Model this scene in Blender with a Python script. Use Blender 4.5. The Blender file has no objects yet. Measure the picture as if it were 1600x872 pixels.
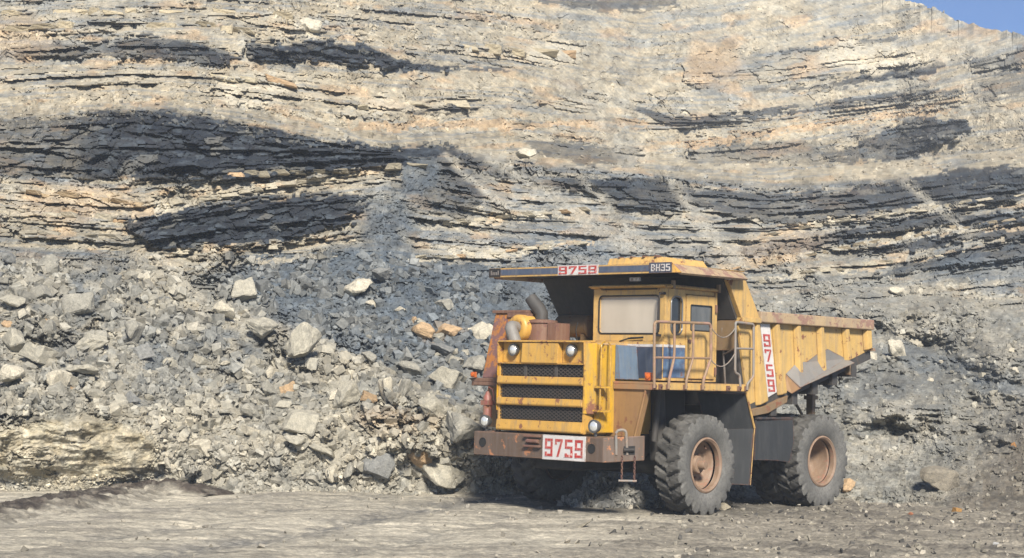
import bpy, bmesh, math, random
import numpy as np
from mathutils import Vector, Matrix
random.seed(7); RNG = np.random.default_rng(11)
scene = bpy.context.scene
COL = scene.collection

# ------------------------------------------------------------------ camera, sky, sun, exposure
CAM_Z, FPX, PITCH, ROLL = 2.381, 2799.1, 0.0552, 0.0254
cam_d = bpy.data.cameras.new('camera'); cam = bpy.data.objects.new('camera', cam_d); COL.objects.link(cam)
cam_d.sensor_width = 36.0; cam_d.lens = 36.0 * FPX / 1600.0
cam_d.clip_start = 0.5; cam_d.clip_end = 4000
_f = Vector((0, math.cos(PITCH), math.sin(PITCH))); _r = Vector((1, 0, 0)); _u = _r.cross(_f)
_r2 = _r * math.cos(ROLL) + _u * math.sin(ROLL); _u2 = _u * math.cos(ROLL) - _r * math.sin(ROLL)
cam.matrix_world = Matrix(((_r2.x, _u2.x, -_f.x, 0), (_r2.y, _u2.y, -_f.y, 0), (_r2.z, _u2.z, -_f.z, CAM_Z), (0, 0, 0, 1)))
scene.camera = cam

SUN_AZ = math.radians(9)      # to the right of straight behind the camera
SUN_EL = math.radians(36)
to_sun = Vector((math.sin(SUN_AZ) * math.cos(SUN_EL), -math.cos(SUN_AZ) * math.cos(SUN_EL), math.sin(SUN_EL)))
world = bpy.data.worlds.new('World'); scene.world = world; world.use_nodes = True
wn = world.node_tree; wn.nodes.clear()
wo = wn.nodes.new('ShaderNodeOutputWorld'); wb = wn.nodes.new('ShaderNodeBackground'); sky = wn.nodes.new('ShaderNodeTexSky')
sky.sky_type = 'NISHITA'; sky.sun_disc = False; sky.sun_elevation = SUN_EL
sky.sun_rotation = math.atan2(to_sun.x, to_sun.y)
sky.air_density = 0.55; sky.dust_density = 0.05; sky.ozone_density = 6.0; sky.altitude = 900
wb.inputs['Strength'].default_value = 0.066
wn.links.new(sky.outputs[0], wb.inputs['Color']); wn.links.new(wb.outputs[0], wo.inputs['Surface'])
sun_d = bpy.data.lights.new('sun', 'SUN'); sun = bpy.data.objects.new('sun', sun_d); COL.objects.link(sun)
sun_d.energy = 4.3; sun_d.angle = math.radians(10.0); sun_d.color = (1.0, 0.93, 0.82)
sun.rotation_euler = to_sun.to_track_quat('Z', 'Y').to_euler(); sun.location = (40, -40, 60)
vs = scene.view_settings
scene.display_settings.display_device = 'sRGB'; vs.view_transform = 'Standard'; vs.look = 'None'; vs.gamma = 1.0; vs.use_curve_mapping = False
vs.exposure = 1.06
scene.cycles.use_denoising = True
scene.cycles.max_bounces = 6; scene.cycles.diffuse_bounces = 2; scene.cycles.volume_bounces = 1
scene.cycles.sample_clamp_indirect = 6

# ------------------------------------------------------------------ helpers
def tag(o, label=None, cat=None, group=None, kind=None):
    if label: o['label'] = label
    if cat: o['category'] = cat
    if group: o['group'] = group
    if kind: o['kind'] = kind
    return o

def link_mesh(name, me, mat=None, parent=None):
    o = bpy.data.objects.new(name, me); COL.objects.link(o)
    if mat: me.materials.append(mat)
    if parent: o.parent = parent
    return o

def empty(name, loc=(0, 0, 0), rz=0.0):
    o = bpy.data.objects.new(name, None); COL.objects.link(o); o.empty_display_size = 0.3
    o.location = loc; o.rotation_euler = (0, 0, rz); return o

class MB:
    def __init__(s): s.v = []; s.f = []
    def add(s, vs_, fs):
        b = len(s.v); s.v += [tuple(p) for p in vs_]; s.f += [tuple(b + i for i in q) for q in fs]; return s
    def box(s, x0, x1, y0, y1, z0, z1):
        return s.hexa([(x0, y0, z0), (x1, y0, z0), (x1, y1, z0), (x0, y1, z0), (x0, y0, z1), (x1, y0, z1), (x1, y1, z1), (x0, y1, z1)])
    def hexa(s, p):
        return s.add(p, [(0, 3, 2, 1), (4, 5, 6, 7), (0, 1, 5, 4), (1, 2, 6, 5), (2, 3, 7, 6), (3, 0, 4, 7)])
    def prism(s, pts, ax, a0, a1):
        n = len(pts)
        def P(p, a): return (a, p[0], p[1]) if ax == 'x' else (p[0], a, p[1]) if ax == 'y' else (p[0], p[1], a)
        return s.add([P(p, a0) for p in pts] + [P(p, a1) for p in pts],
                     [tuple(range(n))[::-1], tuple(range(n, 2 * n))] + [(i, (i + 1) % n, n + (i + 1) % n, n + i) for i in range(n)])
    def tube(s, path, r, n=8, closed=False, caps=True):
        path = [Vector(p) for p in path]; m = len(path); rings = []
        up = Vector((0.13, 0.21, 0.97)).normalized()
        for i, p in enumerate(path):
            if closed: t = path[(i + 1) % m] - path[i - 1]
            else: t = path[min(i + 1, m - 1)] - path[max(i - 1, 0)]
            t.normalize()
            a = t.cross(up)
            if a.length < 1e-3: a = t.cross(Vector((1, 0, 0)))
            a.normalize(); b = t.cross(a)
            rr = r[i] if isinstance(r, (list, tuple)) else r
            rings.append([p + (a * math.cos(2 * math.pi * k / n) + b * math.sin(2 * math.pi * k / n)) * rr for k in range(n)])
        fs = []
        for i in range(m if closed else m - 1):
            j = (i + 1) % m
            for k in range(n): fs.append((i * n + k, i * n + (k + 1) % n, j * n + (k + 1) % n, j * n + k))
        if caps and not closed: fs += [tuple(range(n))[::-1], tuple(range((m - 1) * n, m * n))]
        return s.add([q for R in rings for q in R], fs)
    def bend(s, pts, r, n=8, rad=0.06, seg=4, closed=False):
        pts = [Vector(p) for p in pts]; out = [pts[0]]
        for i in range(1, len(pts) - 1):
            a, b, c = pts[i - 1], pts[i], pts[i + 1]
            d1 = (a - b); d2 = (c - b); k = min(rad, d1.length * .45, d2.length * .45)
            p0 = b + d1.normalized() * k; p1 = b + d2.normalized() * k
            for j in range(seg + 1):
                t = j / seg; out.append(p0 * (1 - t) ** 2 + b * 2 * t * (1 - t) + p1 * t * t)
        out.append(pts[-1]); return s.tube(out, r, n)
    def cyl(s, p0, p1, r, r2=None, n=20): return s.tube([p0, p1], [r, r if r2 is None else r2], n)
    def lathe(s, prof, c, ax, n=32):
        # prof: (radius, along); ax 'x','y','z'
        vs_ = []
        for r, h in prof:
            for k in range(n):
                a = 2 * math.pi * k / n; q = (r * math.cos(a), r * math.sin(a))
                if ax == 'y': vs_.append((c[0] + q[0], c[1] + h, c[2] + q[1]))
                elif ax == 'x': vs_.append((c[0] + h, c[1] + q[0], c[2] + q[1]))
                else: vs_.append((c[0] + q[0], c[1] + q[1], c[2] + h))
        fs = [(i * n + k, i * n + (k + 1) % n, (i + 1) * n + (k + 1) % n, (i + 1) * n + k) for i in range(len(prof) - 1) for k in range(n)]
        return s.add(vs_, fs)
    def ring(s, outer, inner, ax, a0, a1):
        n = len(outer); m = len(inner); assert n == m
        def P(p, a): return (a, p[0], p[1]) if ax == 'x' else (p[0], a, p[1]) if ax == 'y' else (p[0], p[1], a)
        vs_ = [P(p, a0) for p in outer] + [P(p, a0) for p in inner] + [P(p, a1) for p in outer] + [P(p, a1) for p in inner]
        fs = []
        for i in range(n):
            j = (i + 1) % n
            fs += [(i, j, n + j, n + i), (2 * n + i, 3 * n + i, 3 * n + j, 2 * n + j), (i, 2 * n + i, 2 * n + j, j), (n + i, n + j, 3 * n + j, 3 * n + i)]
        return s.add(vs_, fs)
    def xf(s, fn): s.v = [tuple(fn(Vector(p))) for p in s.v]; return s
    def build(s, name, mat, parent=None, smooth=False, bevel=0.0):
        me = bpy.data.meshes.new(name); me.from_pydata(s.v, [], s.f); me.update()
        bm = bmesh.new(); bm.from_mesh(me); bmesh.ops.recalc_face_normals(bm, faces=bm.faces); bm.to_mesh(me); bm.free()
        if smooth:
            me.shade_smooth()
            me.set_sharp_from_angle(angle=math.radians(38))
        o = link_mesh(name, me, mat, parent)
        if bevel:
            b = o.modifiers.new('bevel', 'BEVEL'); b.width = bevel; b.segments = 2; b.limit_method = 'ANGLE'; b.angle_limit = math.radians(40)
        return o

# ------------------------------------------------------------------ materials
def new_mat(name):
    m = bpy.data.materials.new(name); m.use_nodes = True; nt = m.node_tree; nt.nodes.clear()
    out = nt.nodes.new('ShaderNodeOutputMaterial'); b = nt.nodes.new('ShaderNodeBsdfPrincipled'); nt.links.new(b.outputs[0], out.inputs[0])
    return m, nt, b
def N(nt, t, **kw):
    n = nt.nodes.new(t)
    for k, v in kw.items():
        if k in n.inputs.keys() if isinstance(k, str) else False: n.inputs[k].default_value = v
        else: setattr(n, k, v)
    return n
def noise(nt, scale, detail=6, rough=.6, vec=None, stretch=None, coord='Object'):
    tc = nt.nodes.new('ShaderNodeTexCoord'); n = nt.nodes.new('ShaderNodeTexNoise')
    n.inputs['Scale'].default_value = scale; n.inputs['Detail'].default_value = detail; n.inputs['Roughness'].default_value = rough
    if stretch:
        mp = nt.nodes.new('ShaderNodeMapping'); mp.inputs['Scale'].default_value = stretch
        nt.links.new(tc.outputs[coord], mp.inputs[0]); nt.links.new(mp.outputs[0], n.inputs['Vector'])
    else: nt.links.new(tc.outputs[coord], n.inputs['Vector'])
    return n.outputs['Fac']
def ramp(nt, fac, a, b, ca=(0, 0, 0, 1), cb=(1, 1, 1, 1)):
    r = nt.nodes.new('ShaderNodeValToRGB'); r.color_ramp.elements[0].position = a; r.color_ramp.elements[1].position = b
    r.color_ramp.elements[0].color = ca; r.color_ramp.elements[1].color = cb
    nt.links.new(fac, r.inputs[0]); return r.outputs[0]
def mix(nt, fac, a, b, mode='MIX'):
    m = nt.nodes.new('ShaderNodeMix'); m.data_type = 'RGBA'; m.blend_type = mode
    for s, v in ((0, fac), (6, a), (7, b)):
        if isinstance(v, (int, float)): m.inputs[s].default_value = v
        elif isinstance(v, tuple): m.inputs[s].default_value = (*v[:3], 1)
        else: nt.links.new(v, m.inputs[s])
    return m.outputs[2]
def bump(nt, b, h, dist, strength=1.0):
    n = nt.nodes.new('ShaderNodeBump'); n.inputs['Distance'].default_value = dist; n.inputs['Strength'].default_value = strength
    nt.links.new(h, n.inputs['Height']); nt.links.new(n.outputs[0], b.inputs['Normal'])

def paint(name, base, rust=0.5, dirt=0.5, rough=.5, rustc=(.13, .055, .03), dirtc=(.22, .17, .11), metal=0.0, second=None):
    m, nt, b = new_mat(name)
    c = mix(nt, ramp(nt, noise(nt, 1.7, 4), .3, .75), base, tuple(min(1, x * .78) for x in base))
    if second: c = mix(nt, ramp(nt, noise(nt, 2.6, 5, .65), .47, .56), c, second)
    c = mix(nt, ramp(nt, noise(nt, 5.5, 10, .72), .46, .72, cb=(.75, .75, .75, 1)), c, tuple(x * .72 for x in base))
    # streaks of grime running down
    st = ramp(nt, noise(nt, 3.0, 6, .7, stretch=(3.2, 3.2, .35)), .58 - .22 * dirt, .76)
    c = mix(nt, st, c, dirtc)
    # rust spots and chips with hard edges
    rs = ramp(nt, noise(nt, 3.4, 12, .74), .665 - .19 * rust, .695 - .19 * rust)
    c = mix(nt, rs, c, mix(nt, noise(nt, 14, 6), rustc, tuple(x * 1.9 for x in rustc)))
    sp = ramp(nt, noise(nt, 26, 4, .6), .74 - .1 * rust, .78 - .1 * rust)
    c = mix(nt, sp, c, rustc)
    bv = nt.nodes.new('ShaderNodeBevel'); bv.samples = 4; bv.inputs['Radius'].default_value = .035
    ge = nt.nodes.new('ShaderNodeNewGeometry'); dt = nt.nodes.new('ShaderNodeVectorMath'); dt.operation = 'DOT_PRODUCT'
    nt.links.new(bv.outputs[0], dt.inputs[0]); nt.links.new(ge.outputs['True Normal'], dt.inputs[1])
    ew = ramp(nt, dt.outputs['Value'], .86, .985, (1, 1, 1, 1), (0, 0, 0, 1))
    em = nt.nodes.new('ShaderNodeMath'); em.operation = 'MULTIPLY'; nt.links.new(ew, em.inputs[0]); nt.links.new(ramp(nt, noise(nt, 6.5, 8, .7), .40, .58), em.inputs[1])
    c = mix(nt, em.outputs[0], c, tuple(x * 1.15 for x in rustc))
    nt.links.new(c, b.inputs['Base Color'])
    rr = nt.nodes.new('ShaderNodeMapRange'); rr.inputs['To Min'].default_value = rough; rr.inputs['To Max'].default_value = min(1, rough + .35)
    nt.links.new(rs, rr.inputs['Value']); nt.links.new(rr.outputs[0], b.inputs['Roughness'])
    b.inputs['Metallic'].default_value = metal
    bump(nt, b, noise(nt, 9, 8, .65), .006, .6)
    return m

M = {}
M['hood'] = paint('hood_yellow_paint', (0.550, 0.314, 0.064), .5, .4, .45)
M['bright'] = paint('bright_yellow_paint', (0.572, 0.330, 0.022), .5, .4, .42)
M['faded'] = paint('faded_cream_yellow_paint', (0.550, 0.347, 0.110), .38, .42, .55)
M['body'] = paint('worn_body_yellow_paint', (0.550, 0.358, 0.116), .45, .5, .55, dirtc=(.30, .22, .13))
M['rail'] = paint('scraped_rail_paint', (0.44, 0.32, 0.18), .75, .7, .6, rustc=(.17, .10, .075), dirtc=(.26, .20, .15))
M['rusty'] = paint('rusty_steel', (.16, .08, .05), .55, .6, .75, rustc=(.10, .05, .04), dirtc=(.20, .13, .09))
M['rustor'] = paint('orange_paint_over_rust', (0.407, 0.155, 0.026), .95, .5, .6, rustc=(.11, .055, .05), dirtc=(.2, .12, .08))
M['bumper'] = paint('bumper_brown_steel', (0.108, 0.072, 0.049), .5, .75, .65, rustc=(.24, .105, .05), dirtc=(.13, .10, .085))
M['deckb'] = paint('deck_edge_paint', (0.311, 0.174, 0.081), .6, .6, .6, rustc=(.2, .09, .05))
M['orange'] = paint('orange_brown_panel', (0.3, 0.175, 0.07), .55, .8, .55, dirtc=(.22, .12, .06))
M['blue'] = paint('dark_blue_paint', (0.042, 0.056, 0.09), .12, .5, .5, dirtc=(.10, .11, .125))
M['lblue'] = paint('sunfaded_blue_paint', (0.065, 0.11, 0.2), .3, .5, .5, dirtc=(.16, .19, .22), second=(.10, .17, .27))
M['cabinet'] = paint('chalky_blue_paint', (0.116, 0.171, 0.242), .35, .6, .6, dirtc=(.17, .19, .20))
M['stripe'] = paint('faded_stripe_blue', (.065, .085, .13), .2, .5, .55, dirtc=(.12, .13, .15))
M['white'] = paint('white_plate_paint', (0.586, 0.570, 0.553), .12, .2, .5, dirtc=(.5, .46, .42))
M['red'] = paint('red_lettering', (0.4, 0.028, 0.022), .22, .4, .5, rustc=(.50, .36, .32), dirtc=(.26, .09, .07))
M['grey'] = paint('grey_sheet_steel', (.20, .19, .175), .1, .4, .6, dirtc=(.2, .17, .14))
M['dark'] = paint('dark_grimy_steel', (.016, .015, .0145), .3, .5, .7, rustc=(.03, .02, .015), dirtc=(.03, .026, .024))
M['under'] = paint('grimy_underside_steel', (.05, .047, .044), .3, .5, .7, rustc=(.06, .045, .035), dirtc=(.065, .06, .055))
M['flap'] = paint('black_rubber_flap', (.026, .029, .032), .0, .5, .75, dirtc=(.045, .046, .047))
M['pipe'] = paint('rail_tube_paint', (0.27, 0.175, 0.095), .75, .5, .6, rustc=(.20, .12, .09))
M['gpipe'] = paint('grey_tube_paint', (0.222, 0.215, 0.200), .5, .5, .6, rustc=(.22, .15, .11))
M['tan'] = paint('tan_tank_paint', (0.222, 0.148, 0.074), .4, .6, .6, dirtc=(.2, .14, .09))
M['hub'] = paint('rim_brown_paint', (0.23, 0.15, 0.095), .5, .7, .65, rustc=(.17, .09, .06), dirtc=(.27, .20, .145))
M['amber'] = paint('amber_lamp', (.62, .13, .02), .1, .2, .3)
M['exting'] = paint('faded_red_paint', (.30, .10, .08), .5, .5, .5)
def rubber():
    m, nt, b = new_mat('dusty_tyre_rubber')
    c = mix(nt, ramp(nt, noise(nt, 2.2, 8, .65), .3, .7), (.08, .079, .073), (.165, .16, .146))
    c = mix(nt, ramp(nt, noise(nt, 22, 6, .7), .45, .75), c, (.06, .058, .055))
    nt.links.new(c, b.inputs['Base Color']); b.inputs['Roughness'].default_value = .9
    bump(nt, b, noise(nt, 18, 8, .7), .012, .7); return m
M['tyre'] = rubber()
def treadm():
    m, nt, b = new_mat('tyre_tread_rubber')
    c = mix(nt, ramp(nt, noise(nt, 3.2, 8, .65), .35, .7), (.03, .029, .027), (.115, .11, .10))
    nt.links.new(c, b.inputs['Base Color']); b.inputs['Roughness'].default_value = .9
    bump(nt, b, noise(nt, 16, 8, .7), .015, .8); return m
M['tread'] = treadm()
def glass(name, col, rough, dirtc, amt):
    m, nt, b = new_mat(name)
    d = ramp(nt, noise(nt, 1.9, 5, .6, stretch=(1, 1.2, .5)), .3, .75)
    c = mix(nt, d, col, dirtc); nt.links.new(c, b.inputs['Base Color'])
    b.inputs['Roughness'].default_value = rough; b.inputs['Specular IOR Level'].default_value = .5
    b.inputs['Coat Weight'].default_value = amt; b.inputs['Coat Roughness'].default_value = .05
    return m
M['wind'] = glass('windscreen_dust_and_reflection', (.37, .325, .26), .35, (.45, .40, .325), .2)  # beige base colour carries both dust and a painted sky reflection
M['dglass'] = glass('dark_side_glass', (.012, .013, .014), .15, (.035, .035, .035), .15)
M['dooglass'] = glass('grimy_door_glass', (.05, .05, .047), .2, (.17, .165, .15), .4)
def lens():
    m, nt, b = new_mat('headlamp_lens'); b.inputs['Base Color'].default_value = (.75, .75, .72, 1); b.inputs['Roughness'].default_value = .18; b.inputs['Metallic'].default_value = .55
    w = nt.nodes.new('ShaderNodeTexWave'); w.inputs['Scale'].default_value = 9; tc = nt.nodes.new('ShaderNodeTexCoord'); nt.links.new(tc.outputs['Object'], w.inputs[0])
    bump(nt, b, w.outputs['Fac'], .01, .5); return m
M['lens'] = lens()
def chrome():
    m, nt, b = new_mat('worn_lamp_ring'); b.inputs['Base Color'].default_value = (.16, .155, .15, 1); b.inputs['Roughness'].default_value = .4; b.inputs['Metallic'].default_value = .6; return m
M['ring'] = chrome()
def black():
    m, nt, b = new_mat('black_void_paint'); b.inputs['Base Color'].default_value = (.012, .012, .012, 1); b.inputs['Roughness'].default_value = .8; return m
M['black'] = black()
def rockmat(name, attr=True, bscale=1.0):
    m, nt, b = new_mat(name)
    if attr:
        a = nt.nodes.new('ShaderNodeAttribute'); a.attribute_name = 'Col'; base = a.outputs['Color']
    else:
        oi = nt.nodes.new('ShaderNodeObjectInfo'); base = oi.outputs['Color']
    d = ramp(nt, noise(nt, 2.3 * bscale, 10, .72), .28, .74, (.58, .59, .60, 1), (1.36, 1.33, 1.26, 1))
    c = mix(nt, 1.0, base, d, 'MULTIPLY')
    d2 = ramp(nt, noise(nt, 11 * bscale, 6, .7), .32, .72, (.66, .67, .68, 1), (1.26, 1.25, 1.22, 1))
    c = mix(nt, 1.0, c, d2, 'MULTIPLY')
    nt.links.new(c, b.inputs['Base Color']); b.inputs['Roughness'].default_value = .93; b.inputs['Specular IOR Level'].default_value = .2
    bump(nt, b, noise(nt, 7 * bscale, 12, .75), .06 / bscale, .8)
    return m
M['rock'] = rockmat('quarry_rock'); M['ground'] = rockmat('dusty_quarry_dirt', True, 1.4); M['boulder'] = rockmat('broken_boulder_stone', False, 1.6)

# ------------------------------------------------------------------ numeric noise
def h2(ix, iy, seed):
    n = (ix.astype(np.int64) * 374761393 + iy.astype(np.int64) * 668265263 + seed * 1442695041) & 0xffffffff
    n = ((n ^ (n >> 13)) * 1274126177) & 0xffffffff
    n = ((n ^ (n >> 16)) * 2246822519) & 0xffffffff
    return ((n ^ (n >> 15)) & 0xffffff) / float(0x1000000)
def vn(x, y, seed=0):
    ix = np.floor(x); iy = np.floor(y); fx = x - ix; fy = y - iy
    fx = fx * fx * (3 - 2 * fx); fy = fy * fy * (3 - 2 * fy)
    a = h2(ix, iy, seed); b = h2(ix + 1, iy, seed); c = h2(ix, iy + 1, seed); d = h2(ix + 1, iy + 1, seed)
    return (a + (b - a) * fx) * (1 - fy) + (c + (d - c) * fx) * fy
def fbm(x, y, o=4, seed=0, g=.5):
    s = 0; a = 1; t = 0
    for i in range(o):
        s = s + a * vn(x * 2 ** i + 17.3 * i, y * 2 ** i + 9.1 * i, seed + i); t += a; a *= g
    return s / t
def worley(x, y, seed=0):
    ix = np.floor(x); iy = np.floor(y)
    F1 = np.full(x.shape, 9.); F2 = F1.copy(); cx = np.zeros(x.shape); cy = cx.copy(); dx = cx.copy(); dy = cx.copy()
    for i in (-1, 0, 1):
        for j in (-1, 0, 1):
            gx = ix + i; gy = iy + j
            px = gx + h2(gx, gy, seed) - x; py = gy + h2(gx, gy, seed + 5) - y
            d = np.sqrt(px * px + py * py); m = d < F1
            F2 = np.where(m, F1, np.minimum(F2, d)); F1 = np.where(m, d, F1)
            cx = np.where(m, gx, cx); cy = np.where(m, gy, cy); dx = np.where(m, px, dx); dy = np.where(m, py, dy)
    return F1, F2, cx, cy, dx, dy
def rubble(x, y, seed):
    F1, F2, cx, cy, dx, dy = worley(x, y, seed)
    r = h2(cx, cy, seed + 11); a = h2(cx, cy, seed + 12) - .5; b = h2(cx, cy, seed + 13) - .5
    h = r + dx * a * 1.9 + dy * (b * 1.7 - .35)
    return h - .32 * np.exp(-((F2 - F1) / .09) ** 2), r, h2(cx, cy, seed + 14)
def sst(a, b, x):
    t = np.clip((x - a) / (b - a), 0, 1); return t * t * (3 - 2 * t)

# ------------------------------------------------------------------ survey: picture bearings -> world bearings
def bearing(x, y):
    a = (np.asarray(x, float) - 800) / FPX; b = (436 - np.asarray(y, float)) / FPX
    dx = _f.x + a * _r2.x + b * _u2.x; dy = _f.y + a * _r2.y + b * _u2.y; dz = _f.z + a * _r2.z + b * _u2.z
    return dx / dy, dz / dy
def place(x, y, Y):
    u, w = bearing(x, y); return Vector((float(u) * Y, Y, CAM_Z + float(w) * Y))
def floor_at(x, y):
    u, w = bearing(x, y); Y = -CAM_Z / float(w); return Vector((float(u) * Y, Y, 0))

# profile of the quarry side at bearings across the pit: foot, ledge, scree, cliff foot, bench, upper wall, rim
PROF = [
 (-420, [(775,33.2),(655,35),(520,38),(395,41),(185,48),(165,55),(100,61),(0,67),(-250,85)]),
 (0,    [(768,34.1),(652,35.3),(520,37.8),(395,40.8),(185,48),(165,55),(100,61),(0,67),(-250,84)]),
 (215,  [(766,34.9),(650,36.0),(530,39),(405,42.5),(172,50),(160,56),(105,60),(0,67),(-250,84)]),
 (300,  [(766,35.4),(690,37),(560,39.8),(415,43.5),(172,50.5),(160,56),(105,60),(0,67),(-250,84)]),
 (450,  [(766,35.9),(690,37.3),(560,40.3),(405,45),(207,51.5),(185,58),(110,63),(0,71),(-250,90)]),
 (620,  [(768,36.3),(690,37.8),(570,40.6),(400,46),(232,51.5),(200,61),(115,68),(0,79),(-250,100)]),
 (800,  [(770,37.1),(690,38.5),(570,42),(430,47.5),(255,54),(215,70),(120,79),(0,95),(-250,120)]),
 (1000, [(776,37.7),(700,39.5),(590,43.5),(430,53),(272,62),(245,88),(150,97),(0,116),(-250,150)]),
 (1200, [(787,37.4),(710,40),(610,46),(460,57),(295,68),(255,104),(150,114),(0,130),(-150,155)]),
 (1400, [(797,36.4),(720,40),(620,47),(460,61),(285,74),(250,114),(130,124),(44,134),(-8,142)]),
 (1500, [(802,35.5),(726,39),(630,46),(465,60.5),(277,73),(240,107),(140,118),(70,127),(30,135)]),
 (1600, [(807,34.8),(730,38),(640,44),(470,60),(270,72),(235,100),(150,112),(92,120),(52,127)]),
 (1750, [(812,34.2),(735,37),(650,43),(470,58),(265,70),(230,95),(170,108),(120,116),(85,122)]),
 (2060, [(822,33.3),(740,36),(660,42),(470,56),(265,68),(235,92),(190,104),(160,112),(135,118)])]
PX = np.array([p[0] for p in PROF], float)
KY = np.array([[k[0] for k in p[1]] for p in PROF], float); KD = np.array([[1 / k[1] for k in p[1]] for p in PROF], float)
cols = np.concatenate([np.arange(-420, -12, 8.), np.arange(-12, 1612, 1.5), np.arange(1612, 2060, 8.)])
kx = np.stack([np.interp(cols, PX, KY[:, k]) for k in range(9)], 1)
kd = np.stack([np.interp(cols, PX, KD[:, k]) for k in range(9)], 1)
kx[:, 8] += (9 * (fbm(cols / 60, cols * 0, 5, 3) - .5) * 2 + 7 * (fbm(cols / 9, cols * 0, 3, 4) - .5) + 5 * (h2(np.floor(cols / 7), cols * 0, 9) - .5) * (h2(np.floor(cols / 21), cols * 0, 8) > .6)) * (cols > 1100)
NR1, NR2 = 530, 16
ylo = kx[:, 0] + 14; yhi = np.maximum(kx[:, 8], -14)
t1 = np.linspace(0, 1, NR1)[None, :]
YY = ylo[:, None] + (yhi - ylo)[:, None] * t1
t2 = (np.arange(1, NR2 + 1) / NR2)[None, :] ** 1.4
top = np.where(kx[:, 8] > -14, kx[:, 8] - .01, kx[:, 8])
YY = np.concatenate([YY, yhi[:, None] + (top - yhi)[:, None] * t2], 1)
XX = np.repeat(cols[:, None], YY.shape[1], 1)
SS = np.zeros(YY.shape); IV = np.zeros(YY.shape)
for i in range(len(cols)):
    yk = kx[i][::-1]; 
    SS[i] = np.interp(YY[i], yk, np.arange(9)[::-1].astype(float))
    IV[i] = np.interp(YY[i], yk, kd[i][::-1])
    lo = YY[i] > kx[i, 0]     # below the foot the slope runs on under the quarry floor
    IV[i][lo] = kd[i, 0] + (YY[i][lo] - kx[i, 0]) * (kd[i, 0] - kd[i, 1]) / (kx[i, 0] - kx[i, 1])
D0 = 1 / IV
_, W0 = bearing(XX, YY)
mpp = D0 / FPX                              # metres per bearing unit

# region masks
def pl(x, pts, j): return np.interp(x, [p[0] for p in pts], [p[j] for p in pts])
wx = (fbm(XX / 34, YY / 34, 4, 21) - .5); wy = (fbm(XX / 40 + 50, YY / 22, 4, 22) - .5)
def band(pts, soft=.16, warp=1.0):
    x = XX + 14 * wx * warp + 2 * jag; y = YY + 9 * wy * warp + jag * np.minimum(1, .35 + warp * .65)
    yc = pl(x, pts, 1); ht = np.maximum(pl(x, pts, 2), .01); st = pl(x, pts, 3) if len(pts[0]) > 3 else 1.0
    e = (1 - np.abs(y - yc) / ht)
    return sst(0, soft, e) * st * (x > pts[0][0]) * (x < pts[-1][0])
def blob(cx, cy, rx, ry, soft=.5, warp=1.0, rot=0.0):
    x = XX + 40 * wx * warp - cx; y = YY + 34 * wy * warp - cy
    c, s = math.cos(rot), math.sin(rot); x, y = x * c + y * s, -x * s + y * c
    d = np.sqrt((x / rx) ** 2 + (y / ry) ** 2); return 1 - sst(1 - soft, 1 + soft * .3, d)
def streak(x0, y0, x1, y1, w0, w1):
    dx, dy = x1 - x0, y1 - y0; L2 = dx * dx + dy * dy
    x = XX + 14 * wx; y = YY + 14 * wy
    t = ((x - x0) * dx + (y - y0) * dy) / L2; d = np.abs((x - x0) * dy - (y - y0) * dx) / math.sqrt(L2)
    return sst(0, 1, 1 - d / (w0 + (w1 - w0) * np.clip(t, 0, 1))) * sst(-.05, .1, t) * sst(-.05, .1, 1 - t)

chute = np.maximum.reduce([blob(655, 275, 40, 55), blob(605, 350, 55, 70), blob(575, 420, 110, 55), blob(690, 490, 120, 75, rot=.3), blob(470, 440, 110, 40)])
L = sst(2.85, 3.1, SS) * (1 - sst(3.9, 4.05, SS)) + .85 * sst(4.95, 5.1, SS) * (1 - sst(7.6, 8.0, SS))
pt_ = fbm(XX / 85, YY / 45, 4, 31)
L = L * np.where(SS < 4.5, sst(.30, .46, pt_ + .06), sst(.44, .62, pt_)) * (1 - .95 * chute)
massive = blob(110, 708, 150, 62, .25, .5) + .0
massive = np.clip(massive, 0, 1)
tal = np.maximum.reduce([blob(1060, 150, 90, 60, rot=-.5), blob(1530, 230, 90, 45, rot=-.6), blob(560, 60, 90, 35, rot=.4), blob(840, 265, 90, 30), blob(1330, 265, 70, 18)])
L *= 1 - .85 * np.clip(tal, 0, 1)
diag = np.maximum.reduce([streak(745, 236, 1015, 405, 18, 34), streak(900, 270, 1025, 402, 12, 24), streak(1045, 285, 1165, 425, 15, 30), streak(1400, 276, 1530, 374, 12, 22), streak(870, 110, 1005, 262, 18, 40), streak(375, 30, 392, 105, 12, 16), streak(690, 240, 800, 330, 8, 14), streak(240, 400, 330, 480, 14, 26)])
L *= 1 - .8 * diag

# bedding lines (dips gently, swells over the left seam, climbs to the right)
HX = [-420, 0, 200, 400, 600, 800, 1000, 1200, 1400, 1600, 2060]
HZ = [[-60,-40,-50,-45,-30,-10,10,-20,-60,-90,-150],[95,88,78,80,100,120,165,172,150,100,40],[200,190,175,195,232,215,235,215,185,160,120],
      [262,265,275,262,248,265,272,300,285,265,240],[320,330,345,310,290,330,345,350,335,310,290],[390,400,410,390,370,390,400,400,390,350,330],
      [470,480,480,460,450,440,450,460,450,430,420],[760,760,760,760,760,760,760,760,760,760,760]]
hz = np.stack([np.interp(cols, HX, h) for h in HZ], 1)
SB = np.zeros(YY.shape)
ref = np.array([-40, 90, 195, 265, 330, 395, 465, 760.])
for i in range(len(cols)): SB[i] = np.interp(YY[i], hz[i], ref)
SB = SB + 8 * (fbm(XX / 220, YY / 90, 2, 41) - .5) + 2.4 * (fbm(XX / 25, YY / 12, 3, 42) - .5)
SB = np.where(YY < hz[:, :1], ref[0] + (YY - hz[:, :1]), SB)
jag = (h2(np.floor(XX / 9 + 3 * wx), np.floor(SB / 4.2), 77) - .5) * 7 + (h2(np.floor(XX / 26 + 3 * wx), np.floor(SB / 8.5), 78) - .5) * 9
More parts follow.
